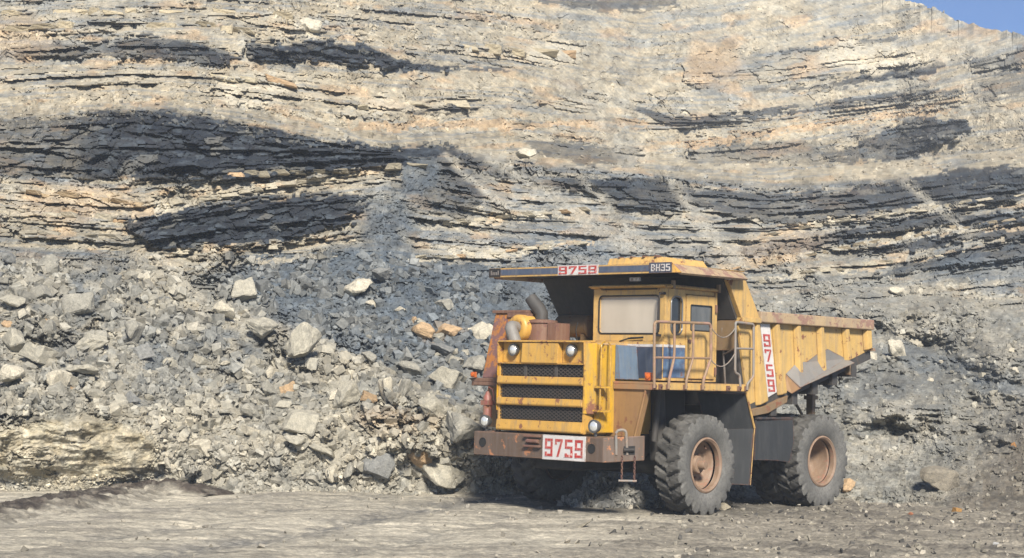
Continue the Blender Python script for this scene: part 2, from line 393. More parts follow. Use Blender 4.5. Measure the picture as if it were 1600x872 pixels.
def beds(seed, tmin, tmax, lmin, lmax):
    rg = np.random.default_rng(seed); e = -400 + np.cumsum(rg.uniform(tmin, tmax, 900) * rg.choice([.6, 1, 1, 1.7], 900)); e = e[e < 900]
    k = np.searchsorted(e, SB) - 1; k = np.clip(k, 0, len(e) - 2)
    th = e[k + 1] - e[k]; tb = (SB - e[k]) / th
    ln = lmin + (lmax - lmin) * rg.random(len(e))[k]; of = rg.random(len(e))[k] * 7
    q = (XX + 14 * wx + (tb - .5) * 5 * (of - 3)) / ln + of; j = np.floor(q); fj = q - j
    r = h2(k.astype(float), j, seed); r2 = h2(k.astype(float), j, seed + 1)
    gap = np.minimum(np.minimum(tb, 1 - tb) * th, np.minimum(fj, 1 - fj) * ln)
    bo = (rg.random(len(e)) - .5)[k]
    return k, th, tb, r, r2, gap, bo
k1_, th1, tb1, r1, r1b, gap1, bo1 = beds(5, 7, 17, 16, 60)
k2_, th2, tb2, r2_, r2b, gap2, bo2 = beds(6, 3.2, 7, 7, 24)
gy = np.gradient(D0, axis=1) / np.gradient(YY, axis=1)
stair = (tb1 - .5) * th1 * np.clip(gy, -.25, .0) * -.9     # turns a leaning face into risers and treads
fs = np.clip(D0 / 48, .7, 1.6)
rgh = np.random.default_rng(901); hard = (rgh.random(2000) ** 1.6)[k1_ + 2]
hardl = np.clip(hard * 1.5 * sst(.25, .65, fbm(XX / 70 + 31 * (k1_ % 97), YY * 0 + k1_ * 3.3, 3, 902)) * 1.4, 0, 1)
jx = XX + 16 * wx; fA, fqa, fca = rubble(jx / 30, SB / 9.5, 611); fB, fqb, fcb = rubble(jx / 14 + 5, SB / 5.2, 612); fC, fqc, fcc = rubble(jx / 62, SB / 17, 613)
blk = np.sign(bo1) * (2 * np.abs(bo1)) ** 1.6 * .13 + (r1 - .5) * .22 * hardl + fC * .34 * sst(.3, .6, hardl) + fA * .20 * (.35 + .65 * hardl) + fB * .12 - .10 * hardl * np.exp(-(gap1 / 1.0) ** 2)
gul = (fbm(XX / 45, YY / 150, 4, 51) - .5) * 2.6 + (fbm(XX / 160, YY / 120, 3, 52) - .5) * 3.0
rA, qa, ca = rubble(XX / 25 + 6 * wx, YY / 19 + 3 * wy, 61)
rB, qb, cb = rubble(XX / 11.5, YY / 9, 71)
rC, qc, cc = rubble(XX / 5.6, YY / 4.4, 81)
big = (fbm(XX / 130, YY / 90, 4, 53) - .5) * 2.4
fine = (fbm(XX / 9, YY / 7, 4, 54) - .5)
patch = sst(.42, .62, fbm(XX / 55, YY / 40, 3, 55))             # where the rubble is coarse
fineonly = np.clip(chute * .8 + diag * .8 + tal * .5 * 0, 0, 1)
pB = sst(.35, .6, fbm(XX / 38 + 7, YY / 28, 3, 58)); rD, qd, cd = rubble(XX / 46 + 9 * wx, YY / 34 + 6 * wy, 86)
dusty = sst(.42, .58, fbm(XX / 75 + 3, YY / 50 + 8, 4, 63)) * (SS < 3.2)
scr = (1 - .8 * dusty) * (rD * .42 * patch * (1 - fineonly) + rA * .30 * pB * (1 - fineonly) + rB * .15 * (.4 + .6 * patch) * (1 - .5 * fineonly)) + rC * .07
rill = (fbm(XX / 16, YY / 60, 3, 59) - .5) * .16
mass_d = .45 + (fbm(XX / 70, YY / 22, 4, 56) - .5) * .45 + .07 * fine + .08 * rubble(XX / 52 + 8 * wx, YY / 30 + 6 * wy, 64)[0] * sst(.45, .55, vn(XX / 60, YY / 40, 65)) + .015 * rC + (fbm(XX / 28, YY / 60, 3, 57) - .5) * .5
coal = np.maximum.reduce([
  band([(-420,235,40,.6),(0,228,44,.55),(100,228,46,.6),(150,228,54,.95),(270,226,58,1),(400,238,46,1),(500,246,32,1),(620,245,15,1),(705,231,7,.9)]),
  band([(195,352,6,.8),(235,358,30,1),(320,356,38,1),(420,346,42,1),(520,332,34,1),(580,314,5,.9)]),
  band([(20,80,9,.5),(150,76,12,.6),(250,73,16,.85),(330,88,14,.95),(372,94,9,.9)]), band([(388,78,14,1),(500,82,17,1),(580,86,15,1),(620,102,11,1),(700,108,6,.9),(790,108,3,.7)]),
  band([(690,232,6,.8),(760,262,9,.65),(850,286,9,.55),(925,293,9,.7)]), band([(850,2,6,.6),(950,6,12,.6),(1065,-2,14,.6)]),
  band([(912,290,8,.9),(960,302,28,.9),(1030,305,24,.8),(1075,312,12,.7)]),
  band([(1060,302,8,.6),(1150,318,22,.62),(1250,326,24,.66),(1380,312,28,.85),(1500,293,30,.9),(1600,284,24,.92),(2060,240,24,.9)]),
  band([(1150,402,4,.7),(1300,372,6,.8),(1450,345,8,.8),(2060,320,8,.8)]), band([(1340,392,6,.6),(1450,378,9,.8),(1600,362,9,.8),(2060,340,9,.8)]),
  band([(1290,246,6,.7),(1380,226,28,.8),(1450,214,32,.9),(1506,192,8,.9)]), band([(1070,236,16,.35),(1300,240,20,.45)]), band([(825,226,10,.45),(900,240,18,.55),(1002,245,14,.5)]),
  band([(955,158,4,.7),(1060,192,7,.8),(1150,184,6,.8),(1250,173,5,.75),(1400,153,5,.7),(1505,142,4,.6)], warp=.5),
  band([(1180,142,3,.5),(1300,136,4,.6),(1350,123,8,.9),(1460,104,13,.95),(1478,100,2,.8)], warp=.5),
  band([(1220,84,3,.5),(1410,58,4,.6)], warp=.5), band([(1515,98,5,.5),(1600,86,11,.55),(2060,40,11,.5)]), band([(1520,142,18,.4),(1600,130,22,.5),(2060,100,22,.5)]),
  .75 * blob(700, 285, 62, 48, .4) * L, .6 * blob(60, 245, 90, 40), band([(640,176,3,.8),(700,170,5,.85),(735,165,2,.7)], warp=.4),
  band([(1180,560,6,.5),(1300,586,14,.7),(1400,600,22,.75),(1480,592,12,.65),(1525,576,4,.5)]), band([(1370,432,5,.5),(1480,406,14,.7),(1600,396,18,.75),(2060,380,18,.7)]), band([(1440,545,4,.5),(1520,542,13,.6),(1600,560,18,.6),(2060,560,18,.6)]), .5 * band([(1230,500,6),(1330,505,10),(1400,520,4)])])
ledge_up = np.maximum.reduce([band([(-420,30,34),(0,30,32),(200,28,30),(440,26,26)], .5), band([(325,135,34),(420,132,36),(545,146,24)], .5), band([(530,168,20),(640,166,18),(745,158,10)], .5), band([(640,82,16),(800,84,26),(915,84,26)], .5), band([(1060,112,26),(1270,100,34),(1475,84,34)], .5), band([(960,185,10),(1080,198,16),(1300,180,16),(1500,150,12)], .5), band([(1080,240,22),(1300,238,24)], .5), band([(1295,236,22),(1400,222,36),(1510,196,16)], .5), band([(20,80,14),(250,74,22),(375,92,16)], .5), band([(388,80,22),(580,86,22),(700,108,10)], .5), band([(0,118,20),(180,120,18),(320,118,14)], .5), band([(860,165,12),(960,160,20),(1010,165,8)], .5), band([(1515,100,16),(1600,90,22),(2060,50,22)], .5), band([(820,228,16),(1002,246,20)], .5), band([(440,48,14),(560,30,20),(760,14,16)], .5)])
L = np.where(SS > 4.6, np.clip(.12 * L + ledge_up * sst(.30, .5, pt_ + .05), 0, 1) * (1 - sst(7.6, 8.0, SS)) * (SS > 4.95), L)
disp = L * (blk * fs * np.where(SS > 4.6, 1.0, .85) + .35 * stair + .42 * coal * fs + .16 * fA * coal + .25 * fine + gul * .55 * fs * .6) + (1 - L) * (1 - massive) * (scr * fs * np.where(SS > 4.3, .42, 1) * np.where((XX > 1180) & (SS < 3), .75, 1) + .18 * fine + rill * fs * (SS > 4.3)) + massive * mass_d
disp += .3 * np.clip(diag, 0, 1) * fs
disp += big * sst(.0, 1.2, SS) * (1 - massive) * .6 * fs
footfade = sst(-.02, .35, SS) * .9 + .1
rightflat = sst(1380, 1500, XX) * (1 - sst(.5, 1.4, SS))       # gentle trampled dirt on the right
disp = disp * footfade * (1 - .72 * rightflat)
# mounds of spoil on the right
def mound(cx, cy, rx, ry, h): 
    d = ((XX - cx + 20 * wx) / rx) ** 2 + ((YY - cy) / ry) ** 2; return h * np.exp(-d * 1.6)
disp += mound(1420, 640, 90, 38, 2.2) + mound(1560, 560, 80, 45, 2.4) + mound(1480, 500, 110, 35, 2.0) + mound(1330, 560, 60, 35, 1.5) + mound(1390, 500, 90, 30, 1.2) + mound(700, 640, 60, 60, .8) + mound(560, 640, 90, 50, .5)
yr = np.interp(XX + 30 * wx, [-420, 0, 120, 250, 420, 560, 680, 770, 860], [375, 388, 398, 428, 496, 556, 608, 650, 720])
pile = sst(-4, 26, YY - yr + 14 * wy) * (1 - sst(760, 860, XX)) * (SS < 3.3)
disp += pile * 1.15 * sst(.03, 1.0, SS)
rb_ = sst(1180, 1300, XX) * sst(.9, 1.5, SS) * (1 - sst(2.8, 3.0, SS)); disp += rb_ * (fC * .14 + fA * .10 + (fbm(XX / 50 + YY / 60, YY / 30 - XX / 90, 4, 62) - .5) * 2.6)
DD = D0 - disp
U, Wv = bearing(XX, YY)
PXX, PYY, PZZ = U * DD, DD, CAM_Z + Wv * DD

# ------------------------------------------------------------------ rock colours (albedo)
def C(*c): return np.array(c, float)
TAN, PALE, GREY, COAL, SLATE, OCH, DUST, BROWN = C(.47,.415,.315), C(.60,.55,.445), C(.29,.285,.258), C(.020,.027,.041), C(.098,.120,.146), C(.55,.385,.23), C(.45,.425,.365), C(.17,.152,.128)
colr = np.zeros(XX.shape + (3,))
def lay(m, c, s=1.0):
    global colr
    m = np.clip(m * s, 0, 1)[..., None]; colr = colr * (1 - m) + c * m
n1 = fbm(XX / 140, YY / 80, 5, 91); n2 = fbm(XX / 30, YY / 18, 5, 92); n3 = fbm(XX / 60, YY / 9, 4, 93)
colr[:] = GREY
lay(sst(.40, .62, n1), DUST, .6)
lay((SS > 2.9) * 1.0, TAN * .78, .75); lay((SS > 2.9) * (SS < 4.25) * sst(560, 720, XX + 60 * wx), C(.245, .245, .235), .8); lay((SS > 4.4) * sst(780, 1000, XX + 80 * wx), C(.40, .37, .305), .6); lay(sst(4.0, 4.3, SS), TAN, .85)
# bed-by-bed tone on the cliffs
bt = np.random.default_rng(77).random(2000)[k1_ + 3]; bt2 = np.random.default_rng(78).random(2000)[k2_ + 3]
lay(L * hardl * sst(.3, .8, bt), PALE, .7); lay(L * sst(.30, .08, bt) * sst(.4, .6, n2), SLATE * 1.7, .45); lay(L * sst(.85, .97, bt2) * sst(.4, .6, n2), SLATE * 1.5, .35); lay(L * sst(.08, .0, bt2), OCH, .3)
lay(sst(5.2, 7.5, SS) * sst(.45, .7, n1), GREY * 1.15, .7)
lay((XX > 880) * sst(4.6, 5.2, SS) * sst(.5, .3, n3), GREY * 1.25, .6)
lay(L * (r1b > .72) * sst(2.9, 3.1, SS), PALE, .30); lay(L * (r1b < .12), GREY * .7, .4)
lam = fbm(XX / 75, SB / 3.2, 4, 98, .6); lay((SS > 2.9) * sst(.52, .66, lam), SLATE * 1.9, .5); lay((SS > 2.9) * sst(.46, .34, lam), PALE * .9, .4); lay((SS > 2.9) * sst(.60, .74, fbm(XX / 50 + 9, SB / 14, 4, 99)), OCH * .95, .5)
# lower slope: dark slabby zone and pale dust
lay(blob(330, 570, 260, 70) * (SS < 3), SLATE * 1.25, .55); lay(blob(140, 470, 170, 60) * (SS < 3.1), GREY * .8, .6)
lay(blob(400, 470, 60, 60, rot=.6), DUST * 1.05, .5); lay(blob(250, 440, 70, 55, rot=.6), PALE * .85, .6); lay(blob(480, 560, 120, 40, rot=.4), PALE * .75, .6)
lay(blob(600, 680, 170, 50), PALE * .82, .65); lay(blob(640, 620, 110, 40), SLATE * 1.5, .35); lay(blob(620, 655, 80, 25), OCH * 1.1 + .05, .35)
lay(blob(330, 700, 130, 55), DUST * .95, .6); lay(massive, C(.47, .42, .31), .9)
lay(massive * sst(.5, .7, fbm(XX / 50, YY / 10, 4, 95)), C(.40, .35, .25), .7); lay(massive * sst(.55, .7, fbm(XX / 14, YY / 90, 4, 96)), PALE * 1.12, .6)
lay(chute, SLATE * 1.12, .88); lay(chute * sst(.5, .7, n2), GREY, .5)
lay(blob(740, 520, 120, 60) * (SS < 3.3), SLATE * 1.35, .6)
lay(blob(920, 400, 160, 60), SLATE * 1.9, .5); lay(blob(1250, 440, 220, 40), GREY * 1.05, .6)
lay(sst(1.7, 2.7, SS) * (SS < 3.05) * (XX < 840) * sst(.35, .6, n1 + .08), SLATE * 1.35, .5)
lay((1 - pile) * (SS < 3.05) * (SS > 1.2) * sst(300, 420, XX) * (XX < 900), SLATE * 1.2, .8)
lay(pile * (SS < 3) * sst(.42, .6, n2), C(.43, .395, .32), .55)
lay(np.exp(-((YY - yr - 14) / 12.) ** 2) * (XX > 190) * (XX < 800), PALE * .8, .55)
# coal seams
lay(rb_ * sst(.5, .62, fbm(XX / 60 + YY / 50, YY / 16 - XX / 70, 4, 67)), SLATE * 1.2, .45)
lay(coal, COAL, .97); lay(coal * sst(.45, .75, fbm(XX / 22, SB / 5, 4, 100)), SLATE * .8, .55); lay(coal * (fcb > .84), SLATE * 1.1, .5); lay(coal * (fca > .9), GREY * .9, .5)
# thin pale and ochre beds
pale = np.maximum.reduce([band([(190,338,12),(300,312,8),(420,292,8),(625,262,9)], warp=.5), band([(660,356,5),(800,340,7),(915,330,5)], warp=.5), band([(640,408,5),(760,398,8),(920,378,5)], warp=.5),
  band([(1120,388,6),(1250,356,7),(1450,325,5),(2060,290,6)], warp=.4), band([(1130,420,6),(1300,392,8),(1460,362,6),(2060,330,6)], warp=.4), band([(1170,440,5),(1380,410,8),(1500,396,4)], warp=.4),
  band([(255,400,6),(330,392,9),(540,375,6)], warp=.5), band([(300,420,5),(520,398,6)], warp=.5), band([(0,300,10),(150,310,14),(215,322,5)], warp=.5)])
lay(pale * (.55 + .45 * (r1b > .35)), PALE * .92, .8); lay(pale * (r1b > .8), OCH, .4)
och = np.maximum.reduce([band([(545,199,4),(700,196,8),(1005,192,5)], warp=.5), band([(1060,230,5),(1200,209,6),(1300,194,6),(1485,169,4)], warp=.5), .8 * blob(1115, 98, 45, 38), .6 * blob(120, 315, 110, 30), .45 * blob(1200, 390, 110, 30, rot=-.2), .5 * blob(690, 524, 45, 12), .5 * blob(30, 60, 60, 40)])
lay(och, OCH * 1.05, .62)
mas2 = np.maximum.reduce([blob(395, 138, 62, 32, .3), blob(865, 83, 45, 22, .3), blob(1375, 92, 110, 30, .3), blob(480, 45, 22, 12, .3), .8 * blob(620, 165, 95, 12, .3), .7 * blob(950, 160, 60, 22, .3)])
lay(mas2, PALE * 1.03, .75)
lay(np.clip(diag, 0, 1), DUST * .98, .62)
# right hand spoil
lay(blob(1480, 480, 120, 40), PALE * .8, .7); lay(blob(1380, 600, 130, 38, rot=-.1), SLATE * 1.2, .72); lay(blob(1540, 420, 110, 26), SLATE * 1.5, .6); lay(blob(1430, 520, 60, 28), PALE * .98, .6)
lay((XX > 1180) * (SS < 3) * (SS > 1.2), GREY * .95, .65); lay(blob(1380, 705, 100, 30, rot=-.2), DUST * .95, .7); lay(blob(1520, 650, 110, 30, rot=-.35), DUST * .7, .6); lay(blob(1450, 560, 90, 18, rot=.25), SLATE * 1.1, .6); lay(blob(1560, 600, 60, 22, rot=.2), SLATE * 1.2, .6); lay(blob(1400, 645, 70, 20), DUST, .6); lay(blob(1560, 545, 60, 40, rot=.5), DUST * .9, .6)
bro = sst(1440, 1570, XX + 60 * wx + (YY - 740) * .9) * sst(600, 690, YY + .15 * (XX - 1600)); lay(bro, BROWN, .92)
lay(sst(745, 775, YY + 10 * wy) * (XX > 250) * (XX < 1350) * (1 - massive), DUST * .88, .55)
# stone to stone variation
tone = 1 + (1 - L) * ((cd - .5) * .35 * patch + (ca - .5) * .3 * pB + (cb - .5) * .32 + (cc - .5) * .26) * np.where(SS > 4.3, .95, 1) + L * ((r1 - .5) * .30 * (.3 + hardl) + (r2b - .5) * .2) + (n2 - .5) * .35
warmv = (h2(np.floor(XX / 12), np.floor(YY / 8), 5) - .5) * .05
colr = colr * np.clip(tone, .5, 1.6)[..., None] * np.stack([1 + warmv, 1 + 0 * warmv, 1 - warmv * 1.4], -1)
colr = np.clip(colr * np.where(SS > 3.9, .80, np.where(SS > 3.0, .84, .84))[..., None], .02, .60)

def grid_mesh(name, PXa, PYa, PZa, colors, mask=None, mat=None):
    nc, nr = PXa.shape
    idx = np.arange(nc * nr).reshape(nc, nr)
    q = np.stack([idx[:-1, :-1], idx[1:, :-1], idx[1:, 1:], idx[:-1, 1:]], -1)
    q = q[mask] if mask is not None else q.reshape(-1, 4)
    used, inv = np.unique(q, return_inverse=True); q = inv.reshape(-1, 4)
    co = np.stack([PXa, PYa, PZa], -1).reshape(-1, 3)[used]
    me = bpy.data.meshes.new(name)
    me.vertices.add(len(co)); me.vertices.foreach_set('co', co.astype(np.float32).ravel())
    me.loops.add(q.size); me.loops.foreach_set('vertex_index', q.astype(np.int32).ravel())
    me.polygons.add(len(q)); me.polygons.foreach_set('loop_start', (np.arange(len(q)) * 4).astype(np.int32))
    me.update(calc_edges=True); me.shade_flat()
    at = me.attributes.new('Col', 'FLOAT_COLOR', 'POINT')
    cc4 = np.concatenate([colors.reshape(-1, 3)[used], np.ones((len(used), 1))], 1); at.data.foreach_set('color', cc4.astype(np.float32).ravel())
    return link_mesh(name, me, mat)
fm = SS[:-1, :-1]; fm = .25 * (SS[:-1, :-1] + SS[1:, :-1] + SS[1:, 1:] + SS[:-1, 1:])
# close the rim with a plateau running back
back = np.stack([PXX[:, -1] * 1.14, PYY[:, -1] * 1.14, PZZ[:, -1] - 1.0], 0)
PXX = np.concatenate([PXX, back[0][:, None]], 1); PYY = np.concatenate([PYY, back[1][:, None]], 1); PZZ = np.concatenate([PZZ, back[2][:, None]], 1)
colr = np.concatenate([colr, colr[:, -1:]], 1); fm = np.concatenate([fm, np.full((fm.shape[0], 1), 8.)], 1)
scree = grid_mesh('scree_slope', PXX, PYY, PZZ, colr, fm < 3, M['rock'])
tag(scree, 'long slope of grey and pale broken rock at the foot of the quarry side', kind='structure')
lower = grid_mesh('coal_bench_face', PXX, PYY, PZZ, colr, (fm >= 3) & (fm < 4.5), M['rock'])
tag(lower, 'layered lower rock face with thick black coal seams above the scree', kind='structure')
upper = grid_mesh('upper_quarry_wall', PXX, PYY, PZZ, colr, fm >= 4.5, M['rock'])
tag(upper, 'tall pale tan rock wall with thin dark seams rising behind', kind='structure')

def on_terrain(x, y):
    i = int(np.clip(np.searchsorted(cols, x), 1, len(cols) - 1)); r = YY[i]
    j = int(np.clip(np.searchsorted(-r, -y), 0, len(r) - 1))
    return Vector((PXX[i, j], PYY[i, j], PZZ[i, j])), DD[i, j], colr[i, j], SS[i, j]

# ------------------------------------------------------------------ quarry floor
gx = np.concatenate([np.linspace(-160, -14, 60)[:-1], np.arange(-14, 15, .055), np.linspace(15, 160, 60)])
gyv = np.concatenate([np.linspace(-120, 20, 50)[:-1], np.arange(20, 40.5, .05), np.linspace(40.6, 46, 8)])
GX, GY = np.meshgrid(gx, gyv, indexing='ij')
nA = fbm(GX / 2.2, GY / 2.2, 4, 201); nB = fbm(GX * 1.6, GY * 1.6, 4, 202); nC = fbm(GX * 7, GY * 7, 3, 203)
ta, tb_ = Vector((-4.9, 22.5)), Vector((-1.0, 34.6)); td = (tb_ - ta).normalized()
al = (GX - ta.x) * td.x + (GY - ta.y) * td.y; ac = (GX - ta.x) * td.y - (GY - ta.y) * td.x
wob = (fbm(al / 3, al * 0, 3, 205) - .5) * 1.2
grain = fbm(GX * .55 + GY * .12, GY * 2.6 - GX * .5, 5, 206)
cell, _, cr = rubble(GX * 5.5, GY * 5.5, 207); cell2, _, cr2 = rubble(GX * 13, GY * 13, 208)
rough = np.clip(sst(1.0, 5.0, GX - (GY - 30) * .12 + 3 * (nA - .5)) + .25 * sst(.5, .7, nA), 0, 1)
fl = np.abs(ac + wob)
nD = fbm(GX * .9 + GY * .35, GY * 3.6 - GX * .9, 5, 231, .6)
GZ = .10 * (nD - .5) * (1 - .4 * rough) + .05 * (nA - .5) + .035 * (nB - .5) + .012 * (nC - .5) + rough * (.045 * cell * sst(.45, .7, nB) + .018 * cell2) + (1 - rough) * .006 * cell2
GZ -= .035 * np.exp(-(fl / .38) ** 2) * (1.6 + .5 * np.sin(al * 22 + ac * 9)) + .035 * np.exp(-((np.abs(fl - 1.9)) / .34) ** 2) * (1.4 + .5 * np.sin(al * 22 - ac * 9))
gcol = np.zeros(GX.shape + (3,)); gcol[:] = C(.45, .415, .345)
def glay(m, c, s=1.0):
    global gcol
    m = np.clip(m * s, 0, 1)[..., None]; gcol = gcol * (1 - m) + np.array(c) * m
glay(sst(.45, .7, grain), (.28, .258, .22), .7); glay(sst(.55, .35, nA), (.46, .425, .355), .5)
glay(np.exp(-(fl / .55) ** 2) * sst(.3, .6, nB + .1), (.11, .112, .115), .85); glay(np.exp(-(np.abs(fl - 1.9) / .4) ** 2) * sst(.35, .6, nB), (.14, .138, .132), .7)
glay(np.exp(-((ac + wob * .6 + 3.6) / .5) ** 2) * sst(.4, .6, nB), (.18, .17, .16), .6)
glay(sst(.5, .62, nD), (.235, .22, .19), .65); glay(sst(.42, .30, nD), (.56, .515, .43), .5); glay(rough, (.175, .158, .133), .78); glay(rough * sst(.5, .7, nB), (.085, .078, .072), .7); glay(rough * sst(.55, .68, grain), (.34, .31, .26), .5)
glay(np.exp(-(((GX - 3.0) / 3.6) ** 2 + ((GY - 34.6) / 2.4) ** 2)), (.075, .07, .064), .85)  # dark ellipse paints the truck's ground shade into the floor colour
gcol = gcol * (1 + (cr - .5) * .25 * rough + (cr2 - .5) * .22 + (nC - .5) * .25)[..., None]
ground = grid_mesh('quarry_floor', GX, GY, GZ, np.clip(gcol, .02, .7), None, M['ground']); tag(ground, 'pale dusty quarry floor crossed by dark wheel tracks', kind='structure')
def floor_z(x, y):
    i = int(np.clip(np.searchsorted(gx, x), 0, len(gx) - 1)); j = int(np.clip(np.searchsorted(gyv, y), 0, len(gyv) - 1)); return GZ[i, j]

# ------------------------------------------------------------------ loose rock
def make_rock(seed, flat=1.0, boxy=False, detail=2):
    rg = np.random.default_rng(seed); bm = bmesh.new()
    if boxy:
        pts = [(sx * rg.uniform(.5, 1.1), sy * rg.uniform(.5, 1.1), sz * rg.uniform(.55, 1.1)) for sx in (-1, 1) for sy in (-1, 1) for sz in (-1, 1)]
        pts += [tuple(rg.uniform(-.9, .9, 3) * (1.05, 1.05, 1.1)) for _ in range(3)]
    else:
        p = rg.normal(size=(13, 3)); p /= np.linalg.norm(p, axis=1)[:, None]; p *= rg.uniform(.78, 1.12, (13, 1)); pts = [tuple(q) for q in p]
    for q in pts: bm.verts.new((q[0], q[1], q[2] * flat))
    r = bmesh.ops.convex_hull(bm, input=bm.verts[:]); 
    bmesh.ops.delete(bm, geom=list({g for g in r['geom_interior'] + r['geom_unused'] if isinstance(g, bmesh.types.BMVert)}), context='VERTS')
    bmesh.ops.dissolve_limit(bm, angle_limit=math.radians(14), verts=bm.verts[:], edges=bm.edges[:])
    if detail:
        bmesh.ops.bevel(bm, geom=bm.edges[:], offset=.07, segments=1, affect='EDGES', clamp_overlap=True)
        bmesh.ops.triangulate(bm, faces=bm.faces[:])
        for _ in range(detail):
            bmesh.ops.subdivide_edges(bm, edges=[e for e in bm.edges if e.calc_length() > .28], cuts=1)
            bmesh.ops.triangulate(bm, faces=bm.faces[:])
        co = np.array([v.co[:] for v in bm.verts])
        n = (fbm(co[:, 0] * 2.1 + co[:, 2] * 1.3 + seed, co[:, 1] * 2.1 - co[:, 2], 4, seed) - .5) * .26 + (vn(co[:, 0] * 7 + seed, co[:, 1] * 7 + co[:, 2] * 5, seed + 1) - .5) * .07
        for v, d in zip(bm.verts, n): v.co += v.normal * float(d) if v.normal.length else Vector((0, 0, 0))
    else: bmesh.ops.triangulate(bm, faces=bm.faces[:])
    bmesh.ops.recalc_face_normals(bm, faces=bm.faces[:])
    me = bpy.data.meshes.new('rock'); bm.to_mesh(me); bm.free(); return me
ROCKS = [make_rock(100 + i, [.8, .62, .95, .7][i % 4], i % 3 == 0) for i in range(14)]
for me in ROCKS: me.materials.append(M['boulder'])
SMALL = []
for i in range(12):
    me = make_rock(300 + i, [.6, .35, .8, .28][i % 4], i % 3 != 1, 0)
    v = np.array([q.co[:] for q in me.vertices]); f = np.array([p.vertices[:] for p in me.polygons]); SMALL.append((v, f)); bpy.data.meshes.remove(me)

def rock_obj(name, loc, size, color, seed, flat=None, rot=None, shape=None):
    rg = np.random.default_rng(seed)
    me = ROCKS[shape if shape is not None else int(rg.integers(len(ROCKS)))]
    o = bpy.data.objects.new(name, me); COL.objects.link(o)
    o.location = loc; o.scale = size
    o.rotation_euler = rot if rot is not None else (rg.uniform(-.45, .45), rg.uniform(-.45, .45), rg.uniform(0, 6.28))
    o.color = (*[float(c) for c in color], 1); return o

G1, G2, G3, OR, WH = (.31,.298,.262), (.39,.368,.31), (.215,.218,.215), (.48,.34,.21), (.52,.48,.395)
# big stones one can point at: bearing x, y, width, height, tone, label
BIG = [
 (125,477,58,40,G1,'flat topped grey boulder resting high on the left scree'),
 (205,522,42,44,G1,'squat grey boulder with a sharp front edge, mid left scree'),
 (140,536,62,30,G2,'long pale slab lying below the flat topped boulder'),
 (82,512,36,40,G1,'upright grey boulder just left of the flat topped boulder'),
 (22,535,44,40,G2,'pale boulder at the left picture edge above the overhanging blocks'),
 (75,423,40,34,G1,'leaning grey block near the top of the left scree'),
 (12,404,30,26,G3,'dark grey block at the left edge just below the cliff'),
 (20,470,44,26,G2,'low pale stone at the far left of the scree'),
 (65,555,46,30,G2,'pale block with a dark hollow beneath it at the left'),
 (130,582,50,30,G2,'pale rounded block above the sandstone ledge'),
 (92,594,40,34,WH,'cream block standing on top of the sandstone ledge'),
 (18,592,44,40,WH,'cream block at the left edge on top of the sandstone ledge'),
 (207,622,24,26,G3,'dark square block at the right end of the ledge'),
 (150,616,50,22,G2,'flat pale slab at the back of the sandstone ledge'),
 (473,540,54,66,G2,'tall pale upright boulder in the middle of the slope'),
 (415,517,62,26,G2,'wide low pale boulder beside the tall upright one'),
 (560,452,52,36,WH,'white triangular boulder lying in the dark chute'),
 (597,430,38,32,G3,'grey slab lying above the white triangular boulder'),
 (380,458,38,34,G2,'pale boulder below the lower coal seam'),
 (348,492,36,46,WH,'cream pillar like block below the lower coal seam'),
 (602,612,32,46,WH,'upright white block standing in the scree left of the truck'),
 (632,612,26,40,G1,'narrow grey block standing beside the upright white block'),
 (540,616,54,44,G2,'broad pale boulder left of the upright white block'),
 (710,665,84,66,G1,'huge grey boulder just left of the truck bumper'),
 (588,730,58,44,G3,'blue grey boulder at the foot of the slope'),
 (650,712,46,36,OR,'orange brown boulder at the foot of the slope left of the truck'),
 (690,735,90,44,G2,'long pale boulder in front of the huge grey one'),
 (628,740,20,36,G3,'thin slate splinter leaning on the blue grey boulder'),
 (470,660,48,44,G2,'pale boulder with an orange stain near the slope foot'),
 (462,696,48,40,G2,'rounded pale boulder under the stained one'),
 (522,740,28,32,WH,'cream boulder among small stones at the slope foot'),
 (545,738,26,32,G1,'grey boulder touching the cream one at the slope foot'),
 (420,610,36,34,G1,'grey cube like stone in the middle scree'),
 (390,640,46,34,G1,'tilted grey slab stone in the lower scree'),
 (700,520,48,24,OR,'salmon coloured stone in the chute behind the truck cabinet'),
 (660,520,40,20,OR,'flat salmon stone left of the larger salmon one'),
 (690,548,44,26,G3,'dark slate boulder beneath the salmon stones'),
 (740,570,40,40,G1,'grey boulder directly left of the rusty truck cabinet'),
 (752,520,30,22,WH,'white stone peeking out beside the rusty truck cabinet'),
 (825,246,50,30,WH,'large cream boulder perched on the bench above the truck'),
 (485,42,44,22,WH,'cream block lying on the slope at the top of the picture'),
 (1462,750,74,42,(.24,.215,.175),'dusty brown boulder with dark hollows right of the truck'),
 (1322,760,30,26,OR,'tan stone behind the rear wheel of the truck'),
 (1400,455,30,18,WH,'white stone on the far slope beyond the truck body'),
 (1398,548,36,34,WH,'white broken block on the bank right of the truck body'),
 (670,640,46,30,G2,'pale boulder above the huge grey one'),
 (575,560,30,26,G1,'grey stone on the ridge of the central scree'),
 (640,575,36,34,G1,'grey angular boulder uphill of the two standing blocks'),
 (700,590,40,34,G2,'pale cracked boulder uphill of the huge grey one'),
 (500,705,46,30,G2,'flat pale boulder left of the blue grey one'),
]
